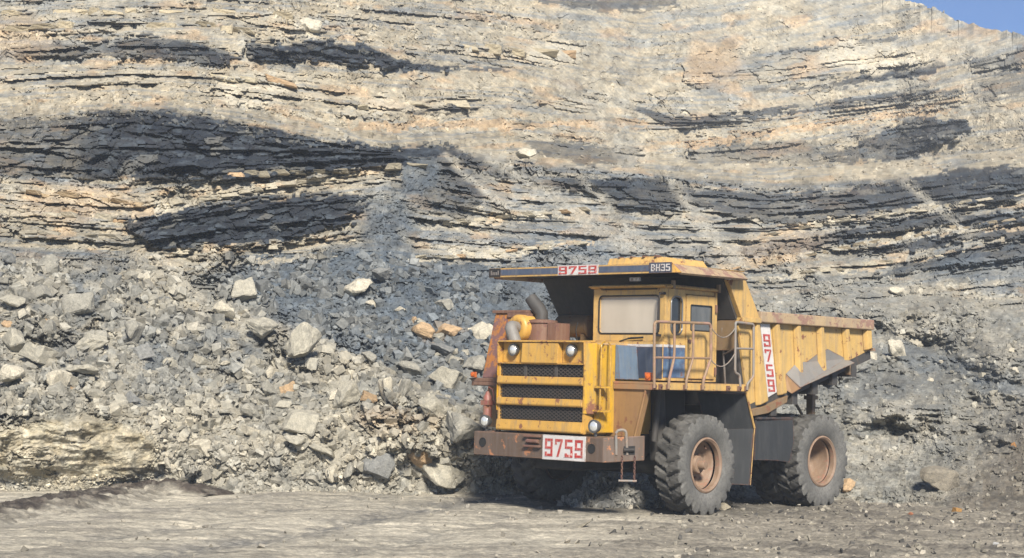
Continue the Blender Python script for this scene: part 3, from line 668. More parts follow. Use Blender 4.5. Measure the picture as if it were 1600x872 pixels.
SHORT = ['the flat topped boulder','the squat grey boulder','the long pale slab','the upright grey boulder','the pale left edge boulder','the leaning grey block','the dark block below the cliff','the low pale stone','the hollowed pale block','the rounded ledge block','the cream ledge block','the cream edge block','the dark square block','the flat ledge slab',
 'the tall pale boulder','the wide low boulder','the white triangular boulder','the grey chute slab','the pale boulder under the coal','the cream pillar','the upright white block','the narrow grey block','the broad pale boulder','the huge grey boulder','the blue grey boulder','the orange brown boulder','the long pale boulder','the slate splinter','the stained boulder','the rounded pale boulder','the cream foot boulder','the grey foot boulder','the grey cube stone','the tilted slab','the salmon stone','the flat salmon stone','the dark slate boulder','the boulder by the cabinet','the white stone by the cabinet','the bench boulder','the top cream block','the dusty brown boulder','the tan stone by the wheel','the far white stone','the white bank block','the pale upper boulder','the grey ridge stone','the grey angular boulder','the pale cracked boulder','the flat pale boulder']
def near_label(x, y, w, tone):
    j = min(range(len(BIG)), key=lambda q: (BIG[q][0] - x) ** 2 + (BIG[q][1] - y) ** 2)
    dx, dy = x - BIG[j][0], y - BIG[j][1]; far = 'just' if math.hypot(dx, dy) < 45 else 'well'
    if abs(dx) > 2.4 * abs(dy): d = 'right of' if dx > 0 else 'left of'
    elif abs(dy) > 2.4 * abs(dx): d = 'below' if dy > 0 else 'above'
    else: d = ('down' if dy > 0 else 'up') + (' and right of' if dx > 0 else ' and left of')
    sz = 'small' if w < 16 else 'medium' if w < 22 else 'large'
    return '%s %s boulder %s %s %s' % (sz, tone, far, d, SHORT[j])
rid = 0
for x, y, w, h, c, lab in BIG:
    p, d, cc_, s_ = on_terrain(x, y + h * .32)
    k = d / FPX; rid += 1
    o = rock_obj('boulder', (p.x, p.y - .12 * w * k, p.z + .34 * h * k), (w * k * .60, w * k * .52, h * k * .74), c, 900 + rid, shape=[1, 2, 4, 5, 7, 8, 10, 11, 13, 3][rid % 10])
    tag(o, lab, 'boulder')
# the rest of the countable boulders
REG = [  # bearing box, count, size range, group label
 ((-60, 430, 260, 640), 74, (13, 30), [G1, G2, G3, G1], 'angular grey boulder scattered over the left hand scree', 'boulders on the left scree'),
 ((260, 560, 560, 755), 92, (12, 30), [G1, G2, G2, WH], 'pale angular boulder scattered over the lower middle scree', 'boulders on the middle scree'),
 ((560, 470, 770, 760), 60, (12, 28), [G1, G2, G3, WH], 'broken boulder scattered in the scree beside the truck', 'boulders beside the truck'),
 ((1330, 430, 1640, 700), 26, (9, 20), [G1, G2, WH], 'pale boulder scattered on the spoil bank right of the truck', 'boulders on the right bank')]
for (x0, y0, x1, y1), n, (s0, s1), tones, lab, grp in REG:
    for _ in range(n):
        rg = RNG; x = rg.uniform(x0, x1); y = rg.uniform(y0, y1)
        w = s0 + (s1 - s0) * rg.random() ** 1.8
        p, d, cc_, s_ = on_terrain(x, y)
        if s_ > 3.1 or s_ < .02: continue
        if x < 235 and y > 645: continue
        k = d / FPX; rid += 1; c = tones[int(rg.integers(len(tones)))]; t = rg.uniform(.8, 1.15)
        if rg.random() < .05: c = OR
        o = rock_obj('boulder', (p.x, p.y + .1 * w * k, p.z + .14 * w * k), (w * k * .55, w * k * .5, w * k * rg.uniform(.38, .58)), [q * t for q in c], 2000 + rid)
        tag(o, near_label(x, y, w, 'orange' if c == OR else 'dark grey' if c == G3 else 'grey' if c == G1 else 'pale' if c == G2 else 'cream'), 'boulder', grp)

# uncountable small rubble, one mesh
def rubble_mesh(name, pts, label, mat, kind='stuff'):
    V, F, Cc = [], [], []; base = 0
    for (p, s, c, fl) in pts:
        v, f = SMALL[int(RNG.integers(len(SMALL)))]
        a = RNG.normal(size=4); a /= np.linalg.norm(a); w_, x_, y_, z_ = a
        R = np.array([[1-2*(y_*y_+z_*z_),2*(x_*y_-z_*w_),2*(x_*z_+y_*w_)],[2*(x_*y_+z_*w_),1-2*(x_*x_+z_*z_),2*(y_*z_-x_*w_)],[2*(x_*z_-y_*w_),2*(y_*z_+x_*w_),1-2*(x_*x_+y_*y_)]])
        if fl: R = np.array([[math.cos(w_*3), -math.sin(w_*3), 0], [math.sin(w_*3), math.cos(w_*3), 0], [x_*.3, y_*.3, 1]])
        V.append((v * s) @ R.T + np.array(p)); F.append(f + base); base += len(v); Cc.append(np.repeat(np.array(c)[None, :], len(v), 0))
    V = np.concatenate(V); F = np.concatenate(F); Cc = np.clip(np.concatenate(Cc), .02, .75)
    me = bpy.data.meshes.new(name); me.vertices.add(len(V)); me.vertices.foreach_set('co', V.astype(np.float32).ravel())
    me.loops.add(F.size); me.loops.foreach_set('vertex_index', F.astype(np.int32).ravel()); me.polygons.add(len(F)); me.polygons.foreach_set('loop_start', (np.arange(len(F)) * 3).astype(np.int32)); me.update(calc_edges=True); me.shade_flat()
    at = me.attributes.new('Col', 'FLOAT_COLOR', 'POINT'); at.data.foreach_set('color', np.concatenate([Cc, np.ones((len(Cc), 1))], 1).astype(np.float32).ravel())
    o = link_mesh(name, me, mat); tag(o, label, kind=kind); return o
def scatter(n, box, s0, s1, powr, smax=3.15, smin=0.0, bright=1.0, mixc=.72, cond=None):
    out = []
    xs = RNG.uniform(box[0], box[2], n); ys = RNG.uniform(box[1], box[3], n); rr = RNG.random(n); tt = RNG.uniform(.72, 1.3, n)
    for x, y, r, t in zip(xs, ys, rr, tt):
        p, d, c, s_ = on_terrain(x, y)
        if s_ > smax or s_ < smin: continue
        if cond and not cond(x, y): continue
        w = (s0 + (s1 - s0) * r ** powr) * d / FPX * .5
        cc_ = c * mixc + np.array([.32, .305, .265]) * (1 - mixc)
        out.append(((p.x, p.y, p.z + .25 * w), (w, w, w), cc_ * t * bright, False))
    return out
nm = lambda x, y: not (x < 240 and y > 650)
clump = lambda x, y: nm(x, y) and vn(np.array([x / 45.]), np.array([y / 30.]), 401)[0] > .47
rub = scatter(9000, (-60, 400, 800, 768), 3.5, 17, 2.0, cond=clump) + scatter(3500, (240, 690, 830, 776), 3.5, 12, 2.0, smin=-.3, bright=1.15, cond=nm) + scatter(3500, (0, 580, 420, 660), 4, 14, 2, cond=clump)
rub += scatter(2200, (1180, 400, 1640, 800), 2.5, 11, 2.2) + scatter(900, (0, 745, 260, 772), 3, 9, 2, smin=-.3, bright=1.2)
rub += scatter(1500, (-60, 415, 560, 650), 9, 24, 1.7, cond=clump, mixc=.65) + scatter(900, (250, 560, 790, 768), 9, 22, 1.8, cond=nm, mixc=.6) + scatter(420, (480, 430, 780, 600), 8, 18, 2, mixc=.85)
rubble_mesh('scree_rubble', rub, 'loose small broken stones covering the scree slope', M['rock'])
ben = scatter(1100, (-40, 150, 700, 235), 3, 10, 2.2, 5.2, 3.9, .95) + scatter(1000, (700, 215, 1640, 300), 2.5, 8, 2.2, 5.3, 3.9, .9) + scatter(1800, (-40, 0, 1500, 210), 2.2, 7, 2.6, 8, 4.9, .95) + scatter(500, (1050, 120, 1640, 260), 2.5, 6, 2.2, 8, 4.5, .92) + scatter(700, (380, -10, 800, 90), 3, 10, 2.4, 8, 4.9, .95)
rubble_mesh('bench_rubble', ben, 'loose stones lying along the benches of the rock walls', M['rock'])

# ledge blocks in the pale beds: pieces of the rock faces
def block_row(parent, pts, n, w0, w1, h0, h1, tone, proud=.25, skip=.25):
    xs = [p[0] for p in pts]; ys = [p[1] for p in pts]; x = xs[0]
    while x < xs[-1]:
        w = random.uniform(w0, w1); x += w * .5
        if random.random() > skip:
            y = float(np.interp(x, xs, ys)) + random.uniform(-2.5, 2.5); p, d, c, s_ = on_terrain(x, y); k = d / FPX; h = random.uniform(h0, h1); global rid; rid += 1
            t = random.uniform(.78, 1.12); tc = [q * t for q in (tone if random.random() < .94 else OR)]
            o = rock_obj('rock_slab', (p.x, p.y + .42 * w * k - proud * .25, p.z), (w * k * .53, w * k * .55, h * k * .55), tc, 5000 + rid, rot=(random.uniform(-.06, .06), random.uniform(-.07, .07) - math.atan2((np.interp(x + 5, xs, ys) - np.interp(x - 5, xs, ys)), 10) * -1, random.uniform(-.25, .25)), shape=random.choice([0, 3, 6, 9, 12]))
            o.parent = parent
        x += w * .5
LT = (.46, .415, .325)
block_row(lower, [(195, 338), (300, 314), (420, 294), (620, 264)], 0, 16, 44, 7, 14, LT)
block_row(lower, [(330, 276), (450, 272), (640, 258)], 0, 14, 40, 8, 13, (.37, .33, .25))
block_row(lower, [(270, 398), (360, 392), (540, 374)], 0, 12, 34, 6, 12, LT)
block_row(lower, [(0, 300), (110, 306), (210, 322)], 0, 18, 46, 8, 15, (.40, .31, .20))
block_row(lower, [(0, 330), (120, 336), (200, 346)], 0, 16, 40, 7, 14, LT)
block_row(lower, [(0, 362), (90, 366), (180, 372)], 0, 20, 44, 8, 16, (.34, .31, .25))
block_row(lower, [(690, 352), (800, 340), (910, 330)], 0, 12, 34, 6, 11, LT)
block_row(lower, [(640, 405), (760, 398), (920, 378)], 0, 12, 34, 6, 11, LT, skip=.4)
block_row(lower, [(1130, 388), (1250, 357), (1450, 326), (1610, 304)], 0, 12, 32, 5, 9, LT)
block_row(lower, [(1140, 420), (1300, 392), (1460, 363), (1610, 338)], 0, 12, 34, 5, 10, (.38, .32, .23))
block_row(lower, [(1180, 440), (1380, 410), (1500, 396)], 0, 12, 30, 5, 9, LT, skip=.4)
block_row(upper, [(0, 20), (140, 22), (300, 18), (450, 26)], 0, 18, 46, 8, 17, (.44, .38, .27))
block_row(upper, [(0, 48), (140, 42), (290, 40), (380, 46)], 0, 18, 48, 9, 18, (.44, .38, .27), skip=.35)
block_row(upper, [(330, 120), (400, 124), (520, 140)], 0, 26, 60, 14, 24, (.46, .41, .30), skip=.35)
block_row(upper, [(540, 168), (620, 166), (720, 160)], 0, 24, 60, 8, 16, (.45, .40, .30), skip=.3)
block_row(upper, [(700, 74), (800, 80), (900, 86)], 0, 26, 54, 14, 24, (.45, .39, .28), skip=.4)

# low dark ridge of dirt on the left of the floor
def ridge():
    path = [floor_at(-140, 832), floor_at(-20, 806), floor_at(90, 793), floor_at(150, 780), floor_at(215, 768), floor_at(290, 770), floor_at(345, 775)]
    hs = [.14, .15, .20, .17, .16, .24, .02]; ws = [1.0, 1.0, 1.1, 1.0, 1.2, 1.5, .6]
    n = 140; xs = np.linspace(0, len(path) - 1, n); P = np.array([[p.x, p.y] for p in path])
    cx = np.interp(xs, range(len(path)), P[:, 0]); cy = np.interp(xs, range(len(path)), P[:, 1]); hh = np.interp(xs, range(len(path)), hs); ww = np.interp(xs, range(len(path)), ws)
    kk = np.hanning(41); kk /= kk.sum(); sm = lambda a: np.convolve(np.pad(a, 20, 'edge'), kk, 'valid'); cx, cy, hh, ww = sm(cx), sm(cy), sm(hh), sm(ww)
    m = 44; t = np.linspace(-1, 1, m)
    dx = np.gradient(cx); dy = np.gradient(cy); l = np.hypot(dx, dy); nx, ny = -dy / l, dx / l
    A = cx[:, None] + nx[:, None] * ww[:, None] * t[None]; B = cy[:, None] + ny[:, None] * ww[:, None] * t[None]
    prof = np.cos(t * math.pi / 2)[None] ** 1.3
    rb, _, cr = rubble(A * 6, B * 6, 222)
    Z = hh[:, None] * prof * (1 + .35 * (fbm(A * 1.5, B * 1.5, 3, 220) - .5)) + .05 * (fbm(A * 5, B * 5, 4, 221) - .5) * prof - .035 + .10 * rb * prof * (hh[:, None] / .3)
    c = np.zeros(A.shape + (3,)); c[:] = C(.062, .052, .046); n_ = fbm(A * 2, B * 2, 4, 223)
    m_ = np.clip(sst(-.22, -.62, t[None] + 1.0 * (n_ - .5)), 0, 1)[..., None]; c = c * (1 - m_) + C(.34, .315, .265) * m_
    e = sst(.75, 1, np.abs(t))[None, :, None]; c = c * (1 - e) + C(.34, .315, .265) * e
    dm = sst(.45, .7, fbm(A * 3.5, B * 3.5, 4, 225))[..., None]; c = c * (1 - .55 * dm) + C(.20, .18, .15) * .55 * dm; c *= (1 + (cr - .5) * .7)[..., None]
    o = grid_mesh('dirt_ridge', A, B, Z, c, None, M['ground']); tag(o, 'low ridge of dark loose dirt at the left of the floor', 'dirt ridge')
ridge()
# shattered slaty heap under the bumper
hc = floor_at(955, 792); pts = []
for _ in range(900):
    a = RNG.uniform(0, 6.28); r = RNG.random() ** .6; x = math.cos(a) * r; y = math.sin(a) * r
    hgt = .62 * max(0, 1 - r) ** .8 * RNG.uniform(.2, 1); s = RNG.uniform(.03, .085)
    pts.append(((hc.x + x * .95, hc.y + .12 + y * .55, hgt), (s * 1.8, s, s * .5), np.array([.24, .235, .22]) * RNG.uniform(.6, 1.5), False))
o = rubble_mesh('rubble_heap', pts, 'small heap of splintered dark slate under the truck bumper', M['rock'], None); o['category'] = 'rubble heap'
# stray stones on the floor
for (x, y, w, h, c, lab) in [(970, 791, 28, 14, (.30, .27, .20), 'pale brick sized stone in front of the slate heap'), (1132, 797, 20, 10, (.36, .32, .25), 'pale stone touching the front wheel'), (1392, 781, 30, 24, (.17, .145, .11), 'brown stone on the dirt right of the rear wheel'), (1403, 778, 16, 22, (.36, .29, .19), 'cream stone leaning on the brown stone'), (1424, 806, 12, 8, (.38, .16, .09), 'small reddish stone on the dirt at the right'), (1497, 801, 12, 9, (.42, .24, .09), 'small orange stone on the dirt at the right'), (1585, 700, 10, 8, (.42, .22, .09), 'small orange stone on the dirt slope by the right edge'), (1560, 855, 14, 9, (.5, .5, .5), 'small white stone at the bottom right'), (912, 826, 40, 10, (.32, .29, .23), 'flat pale stone half buried before the truck')]:
    if y > 760:
        p = floor_at(x, y); d = p.y
    else: p, d, _, _ = on_terrain(x, y)
    k = d / FPX; rid += 1
    tag(rock_obj('stone', (p.x, p.y + .1, max(p.z, 0) + .32 * h * k), (w * k * .55, w * k * .5, h * k * .62), c, 7000 + rid), lab, 'stone')
peb = []
for _ in range(5200):
    x = RNG.uniform(-9, 11); y = RNG.uniform(21.5, 38.5)
    dens = .12 + .88 * sst(.5, 5, np.array(x - (y - 30) * .12)) + .5 * (y > 34.5)
    if RNG.random() > dens: continue
    s = .008 + .045 * RNG.random() ** 3.2; t = RNG.uniform(.6, 1.35)
    c = [(.27, .25, .21), (.36, .33, .28), (.09, .087, .083)][int(RNG.integers(3 if x > 1 else 2))]
    peb.append(((x, y, floor_z(x, y) + .4 * s), (s, s, s), np.array(c) * t, False))
rubble_mesh('floor_pebbles', peb, 'pebbles and chips strewn over the quarry floor', M['rock'])

# ------------------------------------------------------------------ the dump truck (x forward, y to its left, z up)
TH = math.radians(226.983)
_ox, _oy = -26.2727, -21.6041
truck = empty('dump_truck', (_ox * math.cos(TH) - _oy * math.sin(TH), _ox * math.sin(TH) + _oy * math.cos(TH), 0.0), TH)
tag(truck, 'worn yellow mining dump truck numbered 9759 parked below the rock slope', 'dump truck')
T = truck
def rrect(y0, y1, z0, z1, r, n=4):
    out = []
    for cx, cy, a0 in ((y1 - r, z1 - r, 0), (y0 + r, z1 - r, 90), (y0 + r, z0 + r, 180), (y1 - r, z0 + r, 270)):
        for k in range(n + 1):
            a = math.radians(a0 + 90 * k / n); out.append((cx + r * math.cos(a), cy + r * math.sin(a)))
    return out
def srect(y0, y1, z0, z1, n=4):
    # rectangle outline sampled with the same count as rrect
    out = []
    for (cx, cy) in ((y1, z1), (y0, z1), (y0, z0), (y1, z0)): out += [(cx, cy)] * (n + 1)
    return out

# block lettering
GL = {'9': [(0,.0,.6,.15),(.44,0,.6,1),(0,.85,.6,1),(0,.42,.16,1),(0,.42,.6,.56),(0,0,.16,.26)],
      '7': [(0,.84,.6,1),(0,.68,.15,1),'d7'], '5': [(0,.85,.58,1),(0,.48,.16,1),(0,.48,.6,.62),(.44,.0,.6,.62),(0,0,.6,.15),(0,0,.16,.22)],
      'B': [(0,0,.16,1),(0,0,.46,.15),(0,.85,.44,1),(0,.44,.44,.58),(.44,.11,.6,.44),(.42,.60,.57,.90)], 'H': [(0,0,.16,1),(.44,0,.6,1),(0,.43,.6,.58)],
      '3': [(.44,0,.6,1),(0,0,.6,.15),(0,.85,.6,1),(.12,.43,.6,.57),(0,0,.15,.24),(0,.76,.15,1)], '8': [(0,0,.16,1),(.44,0,.6,1),(0,0,.6,.15),(0,.85,.6,1),(0,.43,.6,.57)], '6': [(0,0,.16,1),(0,.85,.6,1),(0,0,.6,.15),(0,.45,.6,.59),(.44,0,.6,.59)]}
def glyph(ch, fn, parent, mat, name, lift=.004):
    m = MB(); k = 0
    for g in GL[ch]:
        q = [(.44, .88), (.6, .88), (.30, 0), (.13, 0)] if g == 'd7' else [(g[0], g[1]), (g[2], g[1]), (g[2], g[3]), (g[0], g[3])]
        l = lift + .0012 * k; k += 1
        n = len(q); m.add([fn(a, b, 0) for a, b in q] + [fn(a, b, l) for a, b in q], [tuple(range(n, 2 * n))] + [(i, (i + 1) % n, n + (i + 1) % n, n + i) for i in range(n)])
    return m.build(name, mat, parent)

# ---- chassis
m = MB()
for s in (-1, 1): m.box(-5.0, 2.1, s * .62 - .12, s * .62 + .12, .95, 1.42)
for x in (-4.6, -3.0, -1.4, .3, 1.7): m.box(x - .12, x + .12, -.499, .499, 1.0, 1.36)
m.build('chassis_frame', M['dark'], T, bevel=.01)
m = MB(); m.tube([(0, -1.5, .907), (0, -.7, .86), (0, .7, .86), (0, 1.5, .907)], [.16, .2, .2, .16], 12); m.build('front_axle', M['dark'], T, True)
m = MB(); m.tube([(-3.97, -1.3, .907), (-3.97, -.5, .907), (-3.97, -.3, .907), (-3.97, .3, .907), (-3.97, .5, .907), (-3.97, 1.3, .907)], [.28, .3, .48, .48, .3, .28], 20); m.build('rear_axle', M['dark'], T, True)
m = MB(); m.box(-.75, 1.95, -.95, .95, 1.45, 2.35); m.box(.2, 1.9, -.45, .45, .75, 1.44); m.build('engine_block', M['dark'], T, bevel=.04)
for s in (-1, 1):
    m = MB(); m.cyl((.25, s * 1.16, 1.0), (.3, s * 1.1, 2.22), .13, n=16); m.cyl((.25, s * 1.16, .95), (.27, s * 1.13, 1.5), .19, n=16); m.build('suspension_strut', M['under'], T, True)
m = MB(); m.cyl((.62, 1.30, 1.3), (.60, 1.34, 2.22), .06, n=12); m.build('steering_cylinder', M['under'], T, True)

# ---- bumper and what hangs on it
m = MB()
pl_ = [(2.37, -1.56), (2.37, 1.56), (1.86, 2.06), (1.80, 2.03), (2.22, 1.56), (2.22, -1.56)]
m.add([(x, y, .955 if abs(y) < 1.6 else 1.01) for x, y in pl_] + [(x, y, 1.385 if abs(y) < 1.6 else 1.44) for x, y in pl_], [(0, 5, 4, 3, 2, 1), (6, 7, 8, 9, 10, 11)] + [(i, (i + 1) % 6, 6 + (i + 1) % 6, 6 + i) for i in range(6)])
m.prism([(2.36, 1.385), (2.16, 1.40), (1.95, 1.40), (1.95, 1.36), (2.36, 1.36)], 'y', -1.54, 1.54)
bump_o = m.build('bumper', M['bumper'], T, bevel=.012)
for y in (-1.33, 1.30):
    m = MB(); m.lathe([(.085, -.01), (.085, .010), (.07, .010), (.068, .004), (.001, .004)], (2.372, y, 1.19), 'x', 20); m.build('bumper_hole_disc', M['black'], bump_o, True)  # black disc on the bumper face, its colour standing in for a hole's shade
m = MB(); m.box(2.371, 2.44, -.27, .13, 1.33, 1.37); m.box(2.371, 2.44, -.27, .13, 1.15, 1.19); m.prism([(2.371, 1.21), (2.45, 1.24), (2.45, 1.28), (2.371, 1.31)], 'y', -.2, .08); m.build('tow_bracket', M['rusty'], bump_o, bevel=.01)
pw0, pw1, pz0, pz1 = .165, 1.175, .95, 1.39
m = MB(); m.box(2.373, 2.392, pw0, pw1, pz0, pz1); plate = m.build('number_plate', M['white'], T, bevel=.004); tag(plate, 'white plate with red number 9759 on the bumper')
for i, ch in enumerate('9759'):
    glyph(ch, lambda a, b, l, i=i: (2.393 + l, pw0 + .07 + i * .235 + a * .30, pz0 + .06 + b * .315), plate, M['red'], 'digit')
m = MB(); m.bend([(2.2, 1.72, 1.1), (2.25, 1.74, 1.52), (2.12, 1.86, 1.54), (2.06, 1.85, 1.1)], .026, 8, .1); m.build('grab_hoop', M['gpipe'], bump_o, True)
m = MB(); m.add([(2.12, 1.815, 1.10), (1.98, 1.955, 1.11), (1.98, 1.955, 1.26), (2.12, 1.815, 1.25), (2.09, 1.785, 1.10), (1.95, 1.925, 1.11), (1.95, 1.925, 1.26), (2.09, 1.785, 1.25)], [(0, 1, 2, 3), (4, 7, 6, 5), (0, 4, 5, 1), (1, 5, 6, 2), (2, 6, 7, 3), (3, 7, 4, 0)]); m.build('step_opening_panel', M['black'], bump_o)  # solid black panel; the shade inside the opening is put into its colour
m = MB(); m.cyl((2.13, 1.825, 1.185), (2.0, 1.955, 1.19), .04, n=12); m.build('step_roller', M['dark'], bump_o, True)
for (x, y) in ((2.14, 1.80), (1.985, 1.955)):
    m = MB(); z = 1.06; n = 0
    while z > .66:
        a = (.016, 0) if n % 2 else (.0, .016)
        m.tube([(x + a[0] * math.cos(q) + .01, y + a[1] * math.cos(q) + .01, z + .034 * math.sin(q)) for q in [2 * math.pi * k / 8 for k in range(8)]], .0075, 5, closed=True); z -= .05; n += 1
    m.build('chain', M['rusty'], bump_o, True)
m = MB(); m.cyl((2.19, 1.77, .655), (1.95, 1.98, .655), .02, n=8); m.build('hanging_step', M['gpipe'], bump_o)

# ---- hood and grille
m = MB()
m.prism([(2.25, 1.42), (2.25, 2.62), (2.16, 2.68), (2.16, 2.99), (.35, 3.08), (.35, 1.42)], 'y', -1.0, 1.0)
hood = m.build('hood', M['hood'], T, bevel=.015)
m = MB(); m.box(2.251, 2.262, -.97, .97, 1.45, 2.64); m.build('radiator_core', M['black'], hood)
# fascia: centre bulge and two headlamp pockets
m = MB()
m.prism([(2.16, 2.66), (2.36, 2.66), (2.34, 3.03), (2.16, 3.07)], 'y', -.44, .44)
m.prism([(2.0, 3.045), (2.36, 3.035), (2.36, 3.06), (2.0, 3.085)], 'y', -1.04, 1.04)
m.prism([(2.16, 2.64), (2.345, 2.64), (2.345, 2.665), (2.16, 2.665)], 'y', -1.03, 1.03)
for s in (-1, 1):
    m.box(2.162, 2.22, min(s * .441, s * 1.02), max(s * .441, s * 1.02), 2.666, 3.043)
    m.prism([(2.16, 2.64), (2.33, 2.64), (2.35, 3.04), (2.16, 3.05)], 'y', s * 1.03, s * 1.06)
m.build('headlamp_fascia', M['hood'], hood, bevel=.015)
for s in (-1, 1):
    m = MB(); m.box(2.0, 2.30, min(s * 1.0, s * 1.045), max(s * 1.0, s * 1.045), 1.42, 2.64); m.build('grille_frame', M['hood'], hood, bevel=.01)
for y in (-.38, .36):
    m = MB(); m.box(2.265, 2.30, y - .035, y + .035, 2.42, 2.64); m.build('grille_stile', M['under'], hood, bevel=.006)
for z0, z1 in ((2.27, 2.42), (1.89, 2.03), (1.43, 1.63)):
    m = MB(); m.prism([(2.25, z0), (2.34, z0), (2.36, z0 + .03), (2.34, z1), (2.25, z1)], 'y', -1.03, 1.03); m.build('grille_bar', M['hood'], hood, bevel=.012)
def lattice(z0, z1, p=.062):
    m = MB(); h = z1 - z0; y = -.99 - h * 1.7
    x = 2.285
    while y < .99:
        for sgn in (1, -1):
            # strip from (y,z0) rising to the right or left
            ya, za, yb, zb = (y, z0, y + h * 1.7, z1) if sgn > 0 else (y, z1, y + h * 1.7, z0)
            if ya < -.99: t = (-.99 - ya) / (yb - ya); za += (zb - za) * t; ya = -.99
            if yb > .99: t = (.99 - ya) / (yb - ya); zb = za + (zb - za) * t; yb = .99
            if yb - ya < .01: continue
            w = .0075; xo = x + (.002 if sgn > 0 else -.002)
            m.add([(xo, ya, za - w), (xo, yb, zb - w), (xo, yb, zb + w), (xo, ya, za + w), (xo - .006, ya, za - w), (xo - .006, yb, zb - w), (xo - .006, yb, zb + w), (xo - .006, ya, za + w)], [(0, 1, 2, 3), (0, 4, 5, 1), (3, 2, 6, 7), (4, 7, 6, 5)])
        y += p * 1.7
    return m
for z0, z1 in ((2.43, 2.635), (2.035, 2.265), (1.64, 1.885)):
    o = lattice(z0, z1).build('grille_screen', M['under'], hood); o['kind'] = 'stuff'
# corner panels and sides of the hood
for s in (-1, 1):
    m = MB(); m.prism([(2.34, s * 1.047), (2.10, s * 1.13), (2.06, s * 1.13), (2.06, s * 1.05)], 'z', 1.78, 3.03)
    m.build('hood_corner', M['bright'], hood, bevel=.015)
    m = MB(); m.box(1.0, 2.05, min(s * 1.05, s * 1.16), max(s * 1.05, s * 1.16), 1.45, 3.02)
    m.build('hood_side', M['bright'], hood, bevel=.015)
m = MB()
m.bend([(2.14, 1.27, 1.82), (2.13, 1.27, 3.02), (1.95, 1.2, 3.07)], .016, 6, .06); m.bend([(1.97, 1.34, 1.82), (1.96, 1.34, 3.0), (1.85, 1.2, 3.05)], .016, 6, .06)
for z in (1.82, 2.24): m.add([(2.16, 1.16, z), (2.16, 1.30, z), (1.95, 1.36, z), (1.95, 1.16, z), (2.16, 1.16, z + .04), (2.16, 1.30, z + .04), (1.95, 1.36, z + .04), (1.95, 1.16, z + .04)], [(0, 3, 2, 1), (4, 5, 6, 7), (0, 1, 5, 4), (1, 2, 6, 5), (2, 3, 7, 6), (3, 0, 4, 7)])
m.build('access_ladder', M['bright'], T, True)
def headlamp(x, y, z, r, parent, bracket=False):
    m = MB(); m.lathe([(r * .55, -.13), (r * .95, -.07), (r * 1.08, 0), (r * 1.08, .025), (r * .93, .03), (r * .9, .0)], (x, y, z), 'x', 24)
    if bracket: m.box(x - .07, x - .03, y - .015, y + .015, z - r * 1.6, z - r)
    o = m.build('headlight', M['ring'], parent, True)
    m = MB(); m.lathe([(r * .92, 0), (r * .8, .022), (r * .5, .036), (r * .001, .042)], (x, y, z), 'x', 24); m.build('lens', M['lens'], o, True)
for y in (-.70, .70): headlamp(2.285, y, 2.895, .105, hood)
for y in (-1.33, 1.31): headlamp(2.33, y, 1.575, .11, T, True)

# ---- left fender, deck
m = MB(); m.add([(1.62, 1.0, 1.38), (1.62, 1.68, 1.40), (1.62, 1.90, 2.24), (1.62, 1.0, 2.24), (1.50, 1.0, 1.38), (1.5, 1.68, 1.4), (1.5, 1.90, 2.24), (1.5, 1.0, 2.24)], [(0, 1, 2, 3), (4, 7, 6, 5), (0, 4, 5, 1), (1, 5, 6, 2), (2, 6, 7, 3), (3, 7, 4, 0)])
m.tube([(1.63, 1.66, 1.41), (1.63, 1.885, 2.23)], .025, 6); m.build('fender_panel', M['orange'], T, bevel=.01)
m = MB(); m.box(-1.16, 1.66, 1.17, 2.05, 2.33, 2.375); m.box(-1.16, 1.66, 1.99, 2.05, 2.235, 2.33); m.box(1.58, 1.66, 1.17, 1.989, 2.235, 2.33); m.box(-1.16, -1.1, 1.17, 1.989, 2.235, 2.33)
deck = m.build('deck', M['deckb'], T, bevel=.008)
m = MB(); m.box(-1.16, 1.66, 2.052, 2.058, 2.245, 2.37); m.build('deck_edge', M['faded'], deck)
for x in (1.62, 1.45, 1.24, .74, .23, -.55, -.9, -1.12):
    m = MB(); m.box(x - .05, x + .05, 2.06, 2.075, 2.25, 2.34); m.cyl((x - .02, 2.07, 2.30), (x - .02, 2.10, 2.30), .022, n=8); m.build('clamp', M['rusty'], deck)
m = MB()
m.bend([(1.64, 2.08, 2.27), (1.65, 2.06, 3.43), (-.0, 2.06, 3.46), (-.02, 2.06, 2.83), (.24, 2.09, 2.42), (.24, 2.09, 2.26)], .027, 8, .09)
m.tube([(1.65, 2.06, 2.80), (-.02, 2.06, 2.83)], .022, 8)
for xt, xb_ in ((1.08, 1.24), (.53, .74)): m.bend([(xt, 2.06, 3.44), (xt - .02, 2.06, 2.83), (xb_, 2.09, 2.42), (xb_, 2.09, 2.26)], .025, 8, .12)
m.build('guard_rail', M['pipe'], T, True)
m = MB(); m.bend([(-.92, 2.08, 2.33), (-.9, 2.07, 2.55), (-.76, 2.07, 2.58), (-.74, 2.07, 3.52), (-1.32, 2.07, 3.50), (-1.34, 2.07, 2.52), (-1.12, 2.09, 2.38), (-1.12, 2.09, 2.27)], .024, 8, .06); m.tube([(-.75, 2.07, 3.03), (-1.33, 2.07, 3.04)], .02, 8)
m.build('step_rail', M['gpipe'], T, True)
m = MB(); m.tube([(-.97, 1.6, 3.42), (-1.10, 1.6, 2.38)], .02, 8); m.tube([(-1.03, 1.6, 2.92), (-.75, 2.07, 3.03)], .016, 6); m.build('rear_handrail', M['gpipe'], T, True)
def hang(a, b, sag):
    a, b = Vector(a), Vector(b); return [a.lerp(b, t / 10) - Vector((0, 0, sag * 4 * (t / 10) * (1 - t / 10))) for t in range(11)]
for z0, z1, s in ((3.38, 3.42, .18), (2.80, 2.95, .18)):
    m = MB(); m.tube(hang((-.02, 2.06, z0), (-.75, 2.07, z1), s), .011, 5); m.build('safety_chain', M['gpipe'], T, True)
